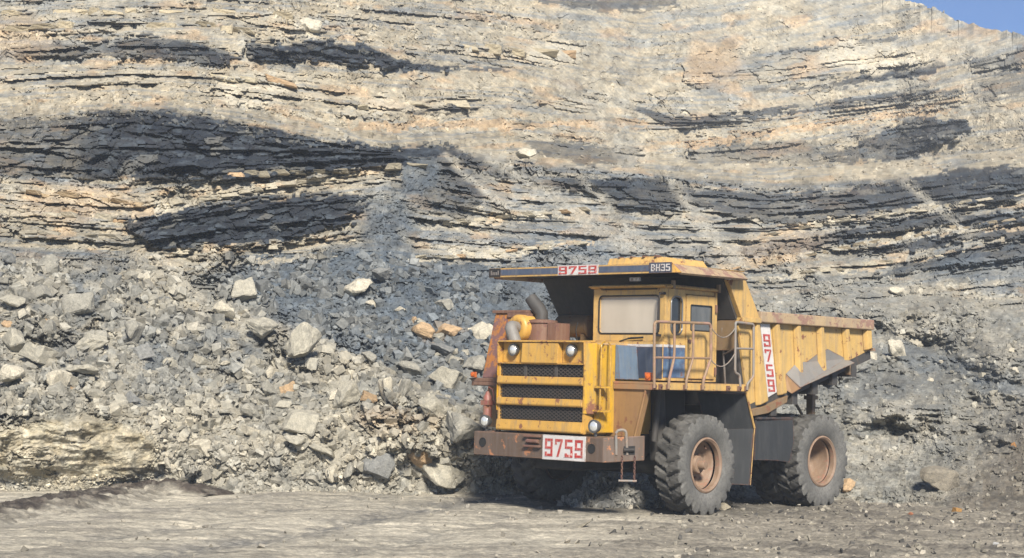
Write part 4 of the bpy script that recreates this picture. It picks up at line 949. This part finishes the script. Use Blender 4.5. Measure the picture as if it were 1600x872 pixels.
m = MB(); m.box(1.50, 1.56, 1.80, 1.94, 2.40, 2.54); m.lathe([(.05, 0), (.045, .02), (.001, .03)], (1.56, 1.87, 2.47), 'x', 12); m.build('marker_lamp', M['amber'], T)

# ---- cab
ylo_, yhi_ = .12, 1.80
m = MB(); m.box(.93, 1.06, ylo_, yhi_, 2.40, 3.099); cab = m.build('cab', M['faded'], T, bevel=.008)
m = MB(); m.ring(srect(ylo_, yhi_, 3.10, 4.06), rrect(.26, 1.67, 3.24, 3.93, .08), 'x', .93, 1.02); m.build('windscreen_frame', M['faded'], cab, bevel=.008)
m = MB(); m.box(-.54, -.47, ylo_, yhi_, 2.40, 4.06); m.build('rear_panel', M['faded'], cab, bevel=.008)
m = MB(); m.box(-.469, .929, ylo_, ylo_ + .06, 2.40, 4.06); m.build('right_panel', M['faded'], cab)
m = MB(); m.box(.42, .929, 1.74, 1.80, 2.40, 3.18); m.build('lower_side_panel', M['faded'], cab, bevel=.006)
m = MB(); m.ring(srect(.42, .929, 3.181, 4.06), rrect(.52, .85, 3.24, 3.92, .12), 'y', 1.74, 1.80); m.build('side_window_frame', M['faded'], cab, bevel=.006)
m = MB(); m.box(-.469, .419, 1.74, 1.78, 2.40, 2.44); m.build('door_sill', M['faded'], cab)
m = MB(); m.box(-.469, .419, 1.74, 1.78, 3.98, 4.06); m.build('door_header', M['faded'], cab)
m = MB(); m.prism([(1.06, 4.062), (1.10, 4.10), (1.02, 4.13), (-.56, 4.12), (-.56, 4.062)], 'y', .08, 1.84); m.tube([(1.09, .06, 4.10), (1.09, 1.86, 4.10)], .018, 6); m.tube([(1.05, 1.85, 4.095), (-.55, 1.85, 4.085)], .022, 6); m.build('cab_roof', M['faded'], cab, bevel=.01)
m = MB(); m.box(1.025, 1.075, .34, 1.62, 4.035, 4.05); m.build('sun_visor', M['dark'], cab)
m = MB(); m.box(.965, .975, .25, 1.68, 3.23, 3.94); m.build('windscreen', M['wind'], cab)
m = MB(); rr_ = rrect(.26, 1.67, 3.24, 3.93, .08); m.tube([(1.022, a, b) for a, b in rr_], .016, 6, closed=True); m.build('windscreen_seal', M['black'], cab, True)
m = MB(); m.box(.5, .87, 1.755, 1.765, 3.22, 3.94); m.build('side_window', M['dglass'], cab)
m = MB(); rr_ = rrect(.52, .85, 3.24, 3.92, .12); m.tube([(a, 1.803, b) for a, b in rr_], .017, 6, closed=True); m.build('side_window_seal', M['ring'], cab, True)
m = MB(); m.ring(srect(-.46, .41, 2.45, 3.97), rrect(-.35, .28, 3.33, 3.79, .02), 'y', 1.782, 1.812); door = m.build('cab_door', M['faded'], cab, bevel=.006)
m = MB(); m.box(-.36, .29, 1.79, 1.797, 3.32, 3.80); m.build('door_window', M['dooglass'], door)
m = MB(); m.tube([(x, 1.813, z) for x, z in rrect(-.35, .28, 3.33, 3.79, .02)], .012, 6, closed=True); m.build('door_window_seal', M['black'], door, True)
m = MB(); m.box(.28, .36, 1.812, 1.84, 3.1, 3.16); m.build('door_handle', M['rusty'], door)
for z in (3.75, 2.6):
    m = MB(); m.cyl((-.47, 1.83, z - .07), (-.47, 1.83, z + .07), .025, n=8); m.build('hinge', M['rusty'], door)
m = MB(); m.box(1.061, 1.068, .14, 1.79, 2.44, 3.0); m.build('blue_front_panel', M['blue'], cab)
m = MB(); m.box(1.061, 1.069, .14, 1.79, 3.002, 3.05); m.build('white_stripe', M['white'], cab)
m = MB(); m.box(.425, 1.05, 1.802, 1.809, 2.46, 3.0); m.build('blue_side_panel', M['lblue'], cab)
m = MB(); m.box(.425, 1.05, 1.802, 1.81, 3.002, 3.05); m.build('white_side_stripe', M['white'], cab)
m = MB(); m.tube([(1.06, .80, 3.10), (1.075, 1.08, 3.165), (1.06, 1.32, 3.165)], .014, 6); m.tube([(1.07, 1.0, 3.15), (1.07, 1.35, 3.17)], .018, 4); m.build('wiper', M['black'], cab)
m = MB(); m.bend([(1.03, 1.78, 3.97), (1.12, 1.74, 3.96), (1.11, 1.70, 3.26), (1.04, 1.68, 3.21)], .015, 6, .04); m.box(1.0, 1.08, 1.70, 1.80, 3.94, 3.98); m.box(1.04, 1.12, 1.64, 1.74, 3.19, 3.23); m.build('grab_handle', M['dark'], cab, True)
for x in (.86, -.5):
    m = MB(); m.box(x - .03, x + .03, 1.82, 1.88, 4.05, 4.2); m.build('roof_bracket', M['tan'], cab)
m = MB(); m.box(1.0, 1.04, .98, 1.22, 4.19, 4.26); m.lathe([(.03, 0), (.001, .02)], (1.04, 1.04, 4.225), 'x', 10); m.lathe([(.03, 0), (.001, .02)], (1.04, 1.15, 4.225), 'x', 10); m.build('roof_lamp', M['white'], cab)
m = MB(); m.add([(1.62, .93 + .24, 2.41), (1.62, 1.28, 2.41), (1.62, 1.22, 3.0), (1.62, 1.17, 3.02), (1.08, 1.17, 2.41), (1.08, 1.28, 2.41), (1.08, 1.22, 3.0), (1.08, 1.17, 3.02)], [(0, 1, 2, 3), (4, 7, 6, 5), (0, 4, 5, 1), (1, 5, 6, 2), (2, 6, 7, 3), (3, 7, 4, 0)]); m.build('battery_cabinet', M['cabinet'], T)
# ---- right hand side: deck, cabinet, air cleaner, exhaust, tank
m = MB(); m.box(-1.1, 1.9, -2.12, -1.17, 2.30, 2.37); m.box(1.8, 1.9, -2.12, -1.17, 2.23, 2.299); m.box(-1.1, 1.9, -2.12, -2.06, 2.22, 2.299); m.build('right_deck', M['rusty'], T, bevel=.01)
m = MB(); m.hexa([(1.0, -2.02, 2.372), (1.72, -2.02, 2.372), (1.72, -1.10, 2.372), (1.0, -1.1, 2.372), (1.0, -1.90, 3.60), (1.52, -1.90, 3.60), (1.52, -1.12, 3.60), (1.0, -1.12, 3.60)]); cabn = m.build('side_cabinet', M['rustor'], T, bevel=.015)
m = MB(); m.box(.98, 1.56, -1.95, -1.06, 3.602, 3.66); m.prism([(1.57, -1.55), (1.57, -1.02), (1.40, -1.02), (1.3, -1.55)], 'z', 3.52, 3.601); m.build('cabinet_cap', M['rusty'], cabn, bevel=.01)
m = MB(); m.lathe([(.001, -.35), (.25, -.35), (.25, .0), (.235, .03), (.2, .05), (.14, .06), (.12, .05), (.001, .05)], (1.72, -1.12, 3.32), 'x', 32); ac_ = m.build('air_cleaner', M['hood'], T, True); tag(ac_, 'orange round air cleaner beside the exhaust')
m = MB(); m.bend([(1.76, -1.12, 3.32), (1.98, -1.08, 3.34), (1.95, -.95, 3.02)], .115, 16, .22, 8); m.build('intake_hose', M['grey'], T, True)
m = MB(); m.lathe([(.27, 3.0), (.27, 3.42), (.30, 3.42), (.30, 3.47), (.16, 3.49)], (1.35, -.86, 0), 'z', 28); m.box(1.1, 1.5, -.58, -.38, 3.0, 3.42); m.build('muffler', M['rusty'], T, True)
m = MB()
pth = [(1.35, -.86, 3.46), (1.35, -.87, 3.60), (1.37, -.93, 3.70), (1.40, -1.02, 3.80), (1.42, -1.10, 3.90)]
m.tube(pth, [.12, .125, .13, .125, .115], 16, caps=False); m.tube([(p[0] - .004, p[1], p[2]) for p in pth], [.105, .11, .112, .11, .10], 16, caps=False); m.build('exhaust_stack', M['under'], T, True)
m = MB(); m.lathe([(.001, -.02), (.17, 0), (.215, .04), (.215, .80), (.17, .84), (.001, .86)], (.3, -1.34, 3.40), 'y', 28)
for y in (-1.25, -.62): m.box(.12, .48, y - .03, y + .03, 2.95, 3.25)
m.box(.1, .5, -1.3, -.5, 2.95, 3.02); m.build('air_tank', M['tan'], T, True)
m = MB(); m.box(-1.0, 1.0, -1.9, .1, 2.38, 2.94); m.build('engine_cover', M['under'], T, bevel=.02)
m = MB(); m.hexa([(1.55, -1.95, 1.45), (1.62, -1.95, 1.45), (1.62, -1.17, 1.45), (1.55, -1.17, 1.45), (1.55, -1.95, 2.22), (1.62, -1.95, 2.22), (1.62, -1.17, 2.22), (1.55, -1.17, 2.22)]); m.build('right_fender_panel', M['orange'], T)
m = MB(); m.tube([(1.86, -1.72, 1.62), (1.86, -1.72, 2.02), (1.86, -1.72, 2.07), (1.86, -1.72, 2.12)], [.085, .085, .05, .03], 16); m.tube([(1.86, -1.72, 2.1), (1.9, -1.66, 2.2), (1.9, -1.56, 2.16), (1.88, -1.52, 1.9)], .014, 6); m.box(1.76, 1.95, -1.82, -1.62, 1.86, 1.95); m.build('fire_extinguisher', M['exting'], T, True)
m = MB(); m.box(2.2, 2.25, -1.12, -1.04, 1.39, 1.72); m.build('bracket_post', M['dark'], T)
m = MB(); m.box(1.9, 1.96, -2.08, -1.98, 2.375, 2.48); m.lathe([(.05, 0), (.04, .03), (.001, .04)], (1.96, -2.03, 2.43), 'x', 10); m.build('marker_lamp', M['amber'], T)
m = MB(); m.tube([(.9, -.35, 3.05), (.95, -.36, 3.3), (.93, -.33, 3.45)], .012, 5); m.build('hose', M['black'], T)

# ---- wheels
def tyre_mesh(R=.907, W=.56, rim=.49):
    prof = []  # (radius, side -1..1)
    hw = W / 2
    side = [(rim, .78), (rim + .03, .90), (rim + .12, 1.0), (rim + .22, 1.03), (R - .16, 1.02), (R - .08, .975)]
    tread = [(R - .072, .90), (R - .070, .72), (R - .064, .5), (R - .062, .25), (R - .062, .04)]
    full = side + tread; full = full + [(r, -s) for r, s in reversed(full)]
    n = 336; V = []; F = []; NL = 21
    for (r, s) in full:
        for k in range(n):
            a = 2 * math.pi * k / n
            if r > R - .17:
                ph = (a * NL / (2 * math.pi) + (.5 if s < 0 else 0) + .55 * (1 - abs(s)) * (1 if s > 0 else 1) + .10 * math.sin(3 * a)) % 1.0
                lug = 1 / (1 + math.exp(-(min(ph, 1 - ph) - .15) * 80))
                dr = .072 * lug if r > R - .0725 else .045 * (lug - .4) * (1 if r > R - .1 else .45)
                rr = r + dr + .006 * math.sin(a * 41 + s * 9)
            else: rr = r
            y = s * hw
            if rim + .15 < r < R - .1: y += math.copysign(.006 * math.sin(a * 54), s)
            V.append((rr * math.cos(a), y, rr * math.sin(a)))
    m_ = len(full)
    for i in range(m_ - 1):
        for k in range(n): F.append((i * n + k, i * n + (k + 1) % n, (i + 1) * n + (k + 1) % n, (i + 1) * n + k))
    me = bpy.data.meshes.new('tyre'); me.from_pydata(V, [], F); me.update()
    bm = bmesh.new(); bm.from_mesh(me); bmesh.ops.recalc_face_normals(bm, faces=bm.faces); bm.to_mesh(me); bm.free()
    me.materials.append(M['tyre']); me.materials.append(M['tread'])
    mi = [1 if (i // n) in range(6, m_ - 7) else 0 for i in range(len(F))]; me.polygons.foreach_set('material_index', mi)
    me.shade_smooth(); me.set_sharp_from_angle(angle=math.radians(45)); return me
TY = tyre_mesh()
def wheel(x, y, side, kind, steer=0.0, roll=0.0):
    s = side; m = MB()
    if kind == 'front': prof = [(.47, -.26), (.45, -.2), (.44, .10), (.40, .06), (.385, -.02), (.34, -.07), (.20, -.09), (.001, -.10)]
    else: prof = [(.47, -.26), (.45, -.2), (.44, .12), (.41, .10), (.40, -.12), (.36, -.24), (.30, -.27), (.001, -.28)]
    m.lathe([(r, h * s) for r, h in prof], (0, 0, 0), 'y', 40)
    w = m.build('wheel', M['hub'], T, True); w.location = (x, y, .893); w.rotation_euler = (0, roll, steer)
    t = bpy.data.objects.new('tyre', TY); COL.objects.link(t); t.parent = w
    m = MB(); m.lathe([(r, h * s) for r, h in [(.435, .16), (.44, .235), (.475, .265), (.505, .25), (.50, .22), (.44, .14)]], (0, 0, 0), 'y', 48); m.build('rim', M['hub'], w, True)
    if kind == 'front':
        m = MB(); m.lathe([(r, h * s) for r, h in [(.17, -.09), (.165, .08), (.15, .10), (.085, .11), (.08, .22), (.07, .235), (.001, .24)]], (0, 0, 0), 'y', 28)
        hb = m.build('hub', M['hub'], w, True)
        m = MB(); m.lathe([(.001, -.34 * s), (.40, -.34 * s), (.43, -.30 * s), (.43, -.12 * s), (.001, -.115 * s)], (0, 0, 0), 'y', 32); m.build('brake_drum', M['dark'], w, True)
        for k in range(10):
            a = 2 * math.pi * k / 10; mm = MB(); mm.cyl((.26 * math.cos(a), -.085 * s, .26 * math.sin(a)), (.26 * math.cos(a), -.045 * s, .26 * math.sin(a)), .022, n=6); mm.build('wheel_nut', M['rusty'], w)
        m = MB(); m.tube([(.39 * math.cos(2.2), .06 * s, .39 * math.sin(2.2)), (.33 * math.cos(2.2), .12 * s, .33 * math.sin(2.2))], .012, 6); m.build('valve', M['rusty'], w)
wheel(0, 1.765, 1, 'front', math.radians(2.5), .1); wheel(0, -1.765, -1, 'front', math.radians(2.5), .5)
wheel(-3.97, 1.65, 1, 'rear', 0, .3); wheel(-3.97, 1.02, 1, 'rear', 0, 1.1); wheel(-3.97, -1.65, -1, 'rear', 0, .7); wheel(-3.97, -1.02, -1, 'rear', 0, .2)
# ---- mud flaps
m = MB(); m.add([(-.50, 1.95, 2.19), (-1.20, 2.0, 2.19), (-1.47, 2.0, 1.55), (-1.37, 2.0, .50), (-1.0, 1.2, .50), (-1.05, 1.2, 1.5), (-.75, 1.2, 2.2)], [(0, 1, 2, 6), (2, 3, 4, 5), (2, 5, 6)])
m.xf(lambda p: p); fl_ = m.build('mud_flap', M['flap'], T); fl_.modifiers.new('t', 'SOLIDIFY').thickness = .03
m = MB(); m.tube([(-1.20, 2.02, 2.2), (-1.475, 2.02, 1.56)], .02, 6); m.tube([(-1.475, 2.02, 1.56), (-1.375, 2.02, .5)], .01, 6); m.build('flap_edge', M['faded'], fl_)
m = MB(); m.hexa([(-2.35, 1.97, .93), (-2.30, 1.97, .93), (-3.02, 1.0, .93), (-3.07, 1.0, .93), (-2.35, 1.97, 1.70), (-2.30, 1.97, 1.70), (-3.02, 1.0, 1.7), (-3.07, 1.0, 1.7)])
m = MB()
pv = [(-1.62, 1.93, .96), (-2.30, 1.97, .94), (-2.72, 1.97, .90), (-2.86, 1.97, 1.3), (-2.82, 1.97, 1.72), (-1.64, 1.93, 1.71)]
m.add(pv + [(x, y - .03, z) for x, y, z in pv], [tuple(range(6)), tuple(range(11, 5, -1))] + [(i, (i + 1) % 6, 6 + (i + 1) % 6, 6 + i) for i in range(6)]); m.box(-2.82, -1.64, 1.86, 1.975, 1.725, 1.765)
fl2 = m.build('rear_mudguard', M['flap'], T)
m = MB(); m.box(-2.85, -2.80, 1.3, 1.93, .95, 1.72); m.build('mudguard_web', M['flap'], fl2)

# ---- dump body
def side_pts(): return [(-1.10, 3.60), (-1.08, 3.44), (-1.46, 1.93), (-1.95, 2.02), (-5.68, 3.14), (-5.60, 3.56), (-5.60, 3.60)]
body = None
for s in (1, -1):
    m = MB(); m.prism(side_pts(), 'y', s * 1.84, s * 1.89); o = m.build('body_side', M['body'], T, bevel=.006)
    if s > 0: body = o
bodyR = o
m = MB(); m.hexa([(-1.50, -1.84, 1.80), (-1.50, 1.90, 1.80), (-1.30, 1.90, 1.95), (-1.30, -1.84, 1.95), (-5.74, -1.88, 2.96), (-5.74, 1.88, 2.96), (-5.70, 1.88, 3.16), (-5.70, -1.88, 3.16)]); m.build('body_floor', M['under'], T)
for x, zt in ((-2.2, 2.05), (-2.9, 2.27), (-3.6, 2.47), (-4.3, 2.66), (-5.0, 2.84)):
    m = MB(); m.box(x - .09, x + .09, -1.8, 1.95, zt - .26, zt - .04); m.build('floor_bolster', M['under'], T)
m = MB(); m.hexa([(-1.08, -1.84, 3.6), (-1.0, -1.84, 3.6), (-1.0, 1.84, 3.6), (-1.08, 1.84, 3.6), (-1.44, -1.84, 1.95), (-1.36, -1.84, 1.95), (-1.36, 1.84, 1.95), (-1.44, 1.84, 1.95)]); m.build('body_front_wall', M['under'], T)
m = MB()
m.box(-5.62, -1.62, 1.78, 2.03, 3.55, 3.755); rail = m.build('top_rail', M['rail'], T, bevel=.02)
m = MB(); m.box(-5.62, -1.62, -2.03, -1.78, 3.55, 3.755); m.build('top_rail', M['rail'], T, bevel=.02)
m = MB(); m.prism([(-1.02, 3.53), (-1.62, 3.53), (-1.62, 3.62), (-1.02, 3.62)], 'y', 1.80, 2.04); m.build('rail_foot', M['body'], T, bevel=.01)
# ribs: channels that follow the side
def rib(x0t, x1t, zt, x0b, x1b, zb0, zb1, yo=2.0):
    m = MB(); b = .045
    m.hexa([(x0b + b, 1.891, zb0), (x1b - b, 1.891, zb1), (x1b - b + .03, yo, zb1 + .03), (x0b + b - .03 - b * .6, yo, zb0 + .03), (x0t + b, 1.891, zt), (x1t - b, 1.891, zt), (x1t - b + .03, yo, zt), (x0t, yo, zt)])
    return m.build('rib', M['body'], body, bevel=.015)
for a in ((-1.49, -1.67, 3.545, -1.66, -2.0, 1.97, 2.05), (-2.14, -2.33, 3.545, -2.37, -2.62, 2.17, 2.21), (-2.86, -3.05, 3.545, -2.98, -3.18, 2.40, 2.45), (-3.66, -3.86, 3.545, -3.77, -3.98, 2.62, 2.68), (-4.58, -4.78, 3.545, -4.70, -4.90, 2.88, 2.93), (-5.36, -5.62, 3.545, -5.42, -5.66, 3.12, 3.16)):
    x0t, x1t, zt, x0b, x1b, zb0, zb1 = a
    m = MB(); V_ = [(x0b, 1.891, zb0), (x1b, 1.891, zb1), (x1b + .05, 2.0, zb1 + .02), (x0b - .04, 2.0, zb0 + .02), (x0t, 1.891, zt), (x1t, 1.891, zt), (x1t + .05, 2.0, zt), (x0t - .04, 2.0, zt)]
    m.hexa(V_); m.build('rib', M['body'], body, bevel=.02)
m = MB(); m.prism([(-1.44, 1.90), (-1.96, 1.99), (-2.62, 2.18), (-2.60, 2.05), (-1.98, 1.84), (-1.48, 1.78)], 'y', 1.70, 1.98); m.build('lower_rail', M['tan'], body, bevel=.01)
# number strip standing between the first two ribs
m = MB(); m.hexa([(-2.02, 1.90, 2.13), (-2.33, 1.90, 2.24), (-2.33, 1.925, 2.24), (-2.02, 1.925, 2.13), (-1.74, 1.90, 3.53), (-2.05, 1.90, 3.53), (-2.05, 1.925, 3.53), (-1.74, 1.925, 3.53)]); strip = m.build('number_strip', M['white'], body)
for i, ch in enumerate('9759'):
    zc = 3.10 - i * .285
    def fn(a, b, l, zc=zc):
        z = zc + b * .235; xs = -1.74 - (3.53 - z) * .2 + 0.0
        return (xs - .045 - a * .37, 1.926 + l, z)
    glyph(ch, fn, strip, M['red'], 'digit')
# spill shelf
m = MB(); m.add([(-2.66, 1.90, 2.60), (-3.05, 1.90, 2.84), (-3.35, 1.90, 2.84), (-3.75, 1.90, 3.02), (-4.10, 1.90, 3.12), (-4.78, 1.90, 2.94), (-4.72, 2.14, 2.86), (-2.80, 2.14, 2.34)], [(0, 1, 2, 3, 4, 5, 6, 7)])
sh = m.build('spill_shelf', M['grey'], body); sd = sh.modifiers.new('t', 'SOLIDIFY'); sd.thickness = .03
m = MB(); m.add([(-2.66, 1.895, 2.58), (-2.80, 2.13, 2.32), (-2.72, 2.0, 2.22), (-2.62, 1.895, 2.30), (-2.70, 1.895, 2.58), (-2.84, 2.13, 2.32), (-2.76, 2.0, 2.22), (-2.66, 1.895, 2.30)], [(0, 1, 2, 3), (4, 7, 6, 5), (0, 4, 5, 1), (1, 5, 6, 2), (2, 6, 7, 3), (3, 7, 4, 0)]); m.build('shelf_gusset', M['orange'], body)
m = MB(); m.box(-4.86, -4.80, 1.86, 1.96, 2.62, 2.86); m.build('shelf_bracket', M['tan'], body)
m = MB(); m.hexa([(-5.69, -1.9, 3.12), (-5.62, -1.9, 3.12), (-5.62, 2.02, 3.12), (-5.69, 2.02, 3.12), (-5.66, -1.9, 3.18), (-5.60, -1.9, 3.18), (-5.6, 2.02, 3.18), (-5.66, 2.02, 3.18)]); m.build('tail_edge', M['rail'], body)
m = MB(); m.prism([(-1.75, 1.70), (-2.35, 1.9), (-2.55, 1.72), (-2.55, 1.40), (-1.75, 1.40)], 'y', 1.0, 1.6); m.build('body_pivot_bracket', M['under'], T)
m = MB(); m.box(-4.75, -4.65, 1.05, 1.2, 1.3, 2.65); m.box(-4.8, -4.6, 1.02, 1.23, 2.1, 2.18); m.cyl((-4.7, 1.12, 1.5), (-4.4, .9, 2.1), .03, n=8); m.build('body_prop', M['tan'], T)
for s in (1, -1):
    m = MB(); m.cyl((-1.6, s * .6, 1.2), (-2.9, s * .6, 2.2), .12, n=14); m.build('hoist_cylinder', M['under'], T, True)
# ---- canopy over the cab
m = MB(); m.add([(1.34, -2.02, 4.46), (1.34, 2.02, 4.46), (-1.12, 2.0, 4.44), (-1.12, -2.0, 4.44), (1.34, -2.02, 4.36), (1.34, 2.02, 4.36), (-1.12, 2.0, 4.34), (-1.12, -2.0, 4.34)], [(0, 1, 2, 3), (4, 7, 6, 5), (0, 4, 5, 1), (1, 5, 6, 2), (2, 6, 7, 3), (3, 7, 4, 0)])
can = m.build('canopy', M['under'], T)
for s in (1, -1):
    m = MB(); m.add([(1.36, s * 2.10, 4.475), (-1.05, s * 1.98, 4.455), (-.90, s * 2.22, 4.32), (1.20, s * 2.28, 4.31), (1.36, s * 2.10, 4.44), (-1.05, s * 1.98, 4.42), (-.90, s * 2.19, 4.29), (1.20, s * 2.25, 4.28)], [(0, 1, 2, 3), (4, 7, 6, 5), (0, 4, 5, 1), (1, 5, 6, 2), (2, 6, 7, 3), (3, 7, 4, 0)])
    m.build('canopy_wing', M['rail'], can)
m = MB(); m.box(1.342, 1.37, -2.24, 2.20, 4.30, 4.475); m.box(-1.1, 1.341, -1.95, 2.0, 4.465, 4.478); m.build('canopy_lip', M['faded'], can, bevel=.006)
m = MB(); m.add([(1.371, 2.20, 4.475), (1.20, 2.285, 4.31), (1.34, 2.285, 4.30), (1.371, 2.20, 4.30)], [(0, 1, 2, 3)]); o = m.build('canopy_corner', M['hood'], can); o.modifiers.new('t', 'SOLIDIFY').thickness = .02
for y0, y1 in ((-1.93, -.47), (.53, 1.70)):
    m = MB(); m.box(1.371, 1.376, y0, y1, 4.335, 4.45); m.build('blue_stripe', M['stripe'], can)
m = MB(); m.box(1.371, 1.382, -.46, .52, 4.305, 4.49); np_ = m.build('canopy_number_board', M['white'], can)
for i, ch in enumerate('9759'): glyph(ch, lambda a, b, l, i=i: (1.383 + l, -.43 + i * .24 + a * .33, 4.325 + b * .145), np_, M['red'], 'digit')
m = MB(); m.box(1.371, 1.381, 1.702, 2.205, 4.305, 4.49); bh = m.build('model_board', M['blue'], can)
for i, ch in enumerate('BH35'): glyph(ch, lambda a, b, l, i=i: (1.382 + l, 1.75 + i * .112 + a * .15, 4.335 + b * .125), bh, M['white'], 'letter')
m = MB(); m.box(1.371, 1.38, -2.235, -1.935, 4.31, 4.47); lb = m.build('maker_board', M['dark'], can)
for i in range(5):
    m = MB(); y = -2.18 + i * .045; m.box(1.381, 1.384, y, y + .028, 4.345, 4.40 + (.03 if i in (0, 4) else 0)); m.build('worn_letter', M['grey'], lb)
m = MB(); m.add([(1.25, .62, 4.48), (1.25, 1.80, 4.48), (-.15, 1.86, 4.48), (-.15, .62, 4.48), (1.22, .65, 4.60), (1.18, 1.72, 4.62), (-.10, 1.78, 4.61), (-.10, .65, 4.6)], [(0, 3, 2, 1), (4, 5, 6, 7), (0, 1, 5, 4), (1, 2, 6, 5), (2, 3, 7, 6), (3, 0, 4, 7)])
hump = m.build('spill_cover', M['faded'], can, bevel=.006)
for i in range(4):
    m = MB(); y = .88 + i * .28; m.box(1.10, 1.235, y - .02, y + .02, 4.606, 4.625 + .004 * i); m.build('cover_rib', M['rusty'], hump)
# headboard under the canopy
m = MB(); m.hexa([(-.50, -1.98, 3.58), (-.42, -1.98, 3.58), (-.99, 1.90, 3.58), (-1.07, 1.90, 3.58), (.04, -1.98, 4.34), (.12, -1.98, 4.34), (-.52, 1.90, 4.34), (-.60, 1.90, 4.34)])
m.hexa([(-1.1, -1.90, 3.0), (-1.02, -1.90, 3.0), (-1.02, 1.84, 3.0), (-1.1, 1.84, 3.0), (-.52, -1.90, 3.58), (-.43, -1.90, 3.58), (-1.0, 1.84, 3.58), (-1.08, 1.84, 3.58)]); m.build('headboard', M['under'], T)
for s in (1, -1):
    m = MB(); m.prism([(-.58, 4.30), (-1.14, 4.32), (-1.64, 3.60), (-1.02, 3.615)], 'y', s * 1.90, s * 2.0)
    m.build('headboard_gusset', M['faded'], T, bevel=.008)
m = MB(); m.hexa([(-1.0, -1.9, 3.0), (-.96, -1.9, 3.0), (-.96, 1.9, 3.0), (-1.0, 1.9, 3.0), (-1.0, -1.9, 3.56), (-.96, -1.9, 3.56), (-.96, 1.9, 3.56), (-1.0, 1.9, 3.56)]); m.build('front_beam', M['tan'], T)

# ------------------------------------------------------------------ dusty air
hm = bpy.data.materials.new('dusty_air'); hm.use_nodes = True; nt = hm.node_tree; nt.nodes.clear()
ho = nt.nodes.new('ShaderNodeOutputMaterial'); pv_ = nt.nodes.new('ShaderNodeVolumePrincipled')
pv_.inputs['Color'].default_value = (.82, .90, 1.0, 1); pv_.inputs['Density'].default_value = .0012; pv_.inputs['Anisotropy'].default_value = .2
nt.links.new(pv_.outputs[0], ho.inputs['Volume'])
m = MB(); m.box(-240, 240, -130, 200, -1.5, 60); hz_ = m.build('haze', hm); tag(hz_, 'thin pale dusty haze hanging in the pit', kind='stuff')
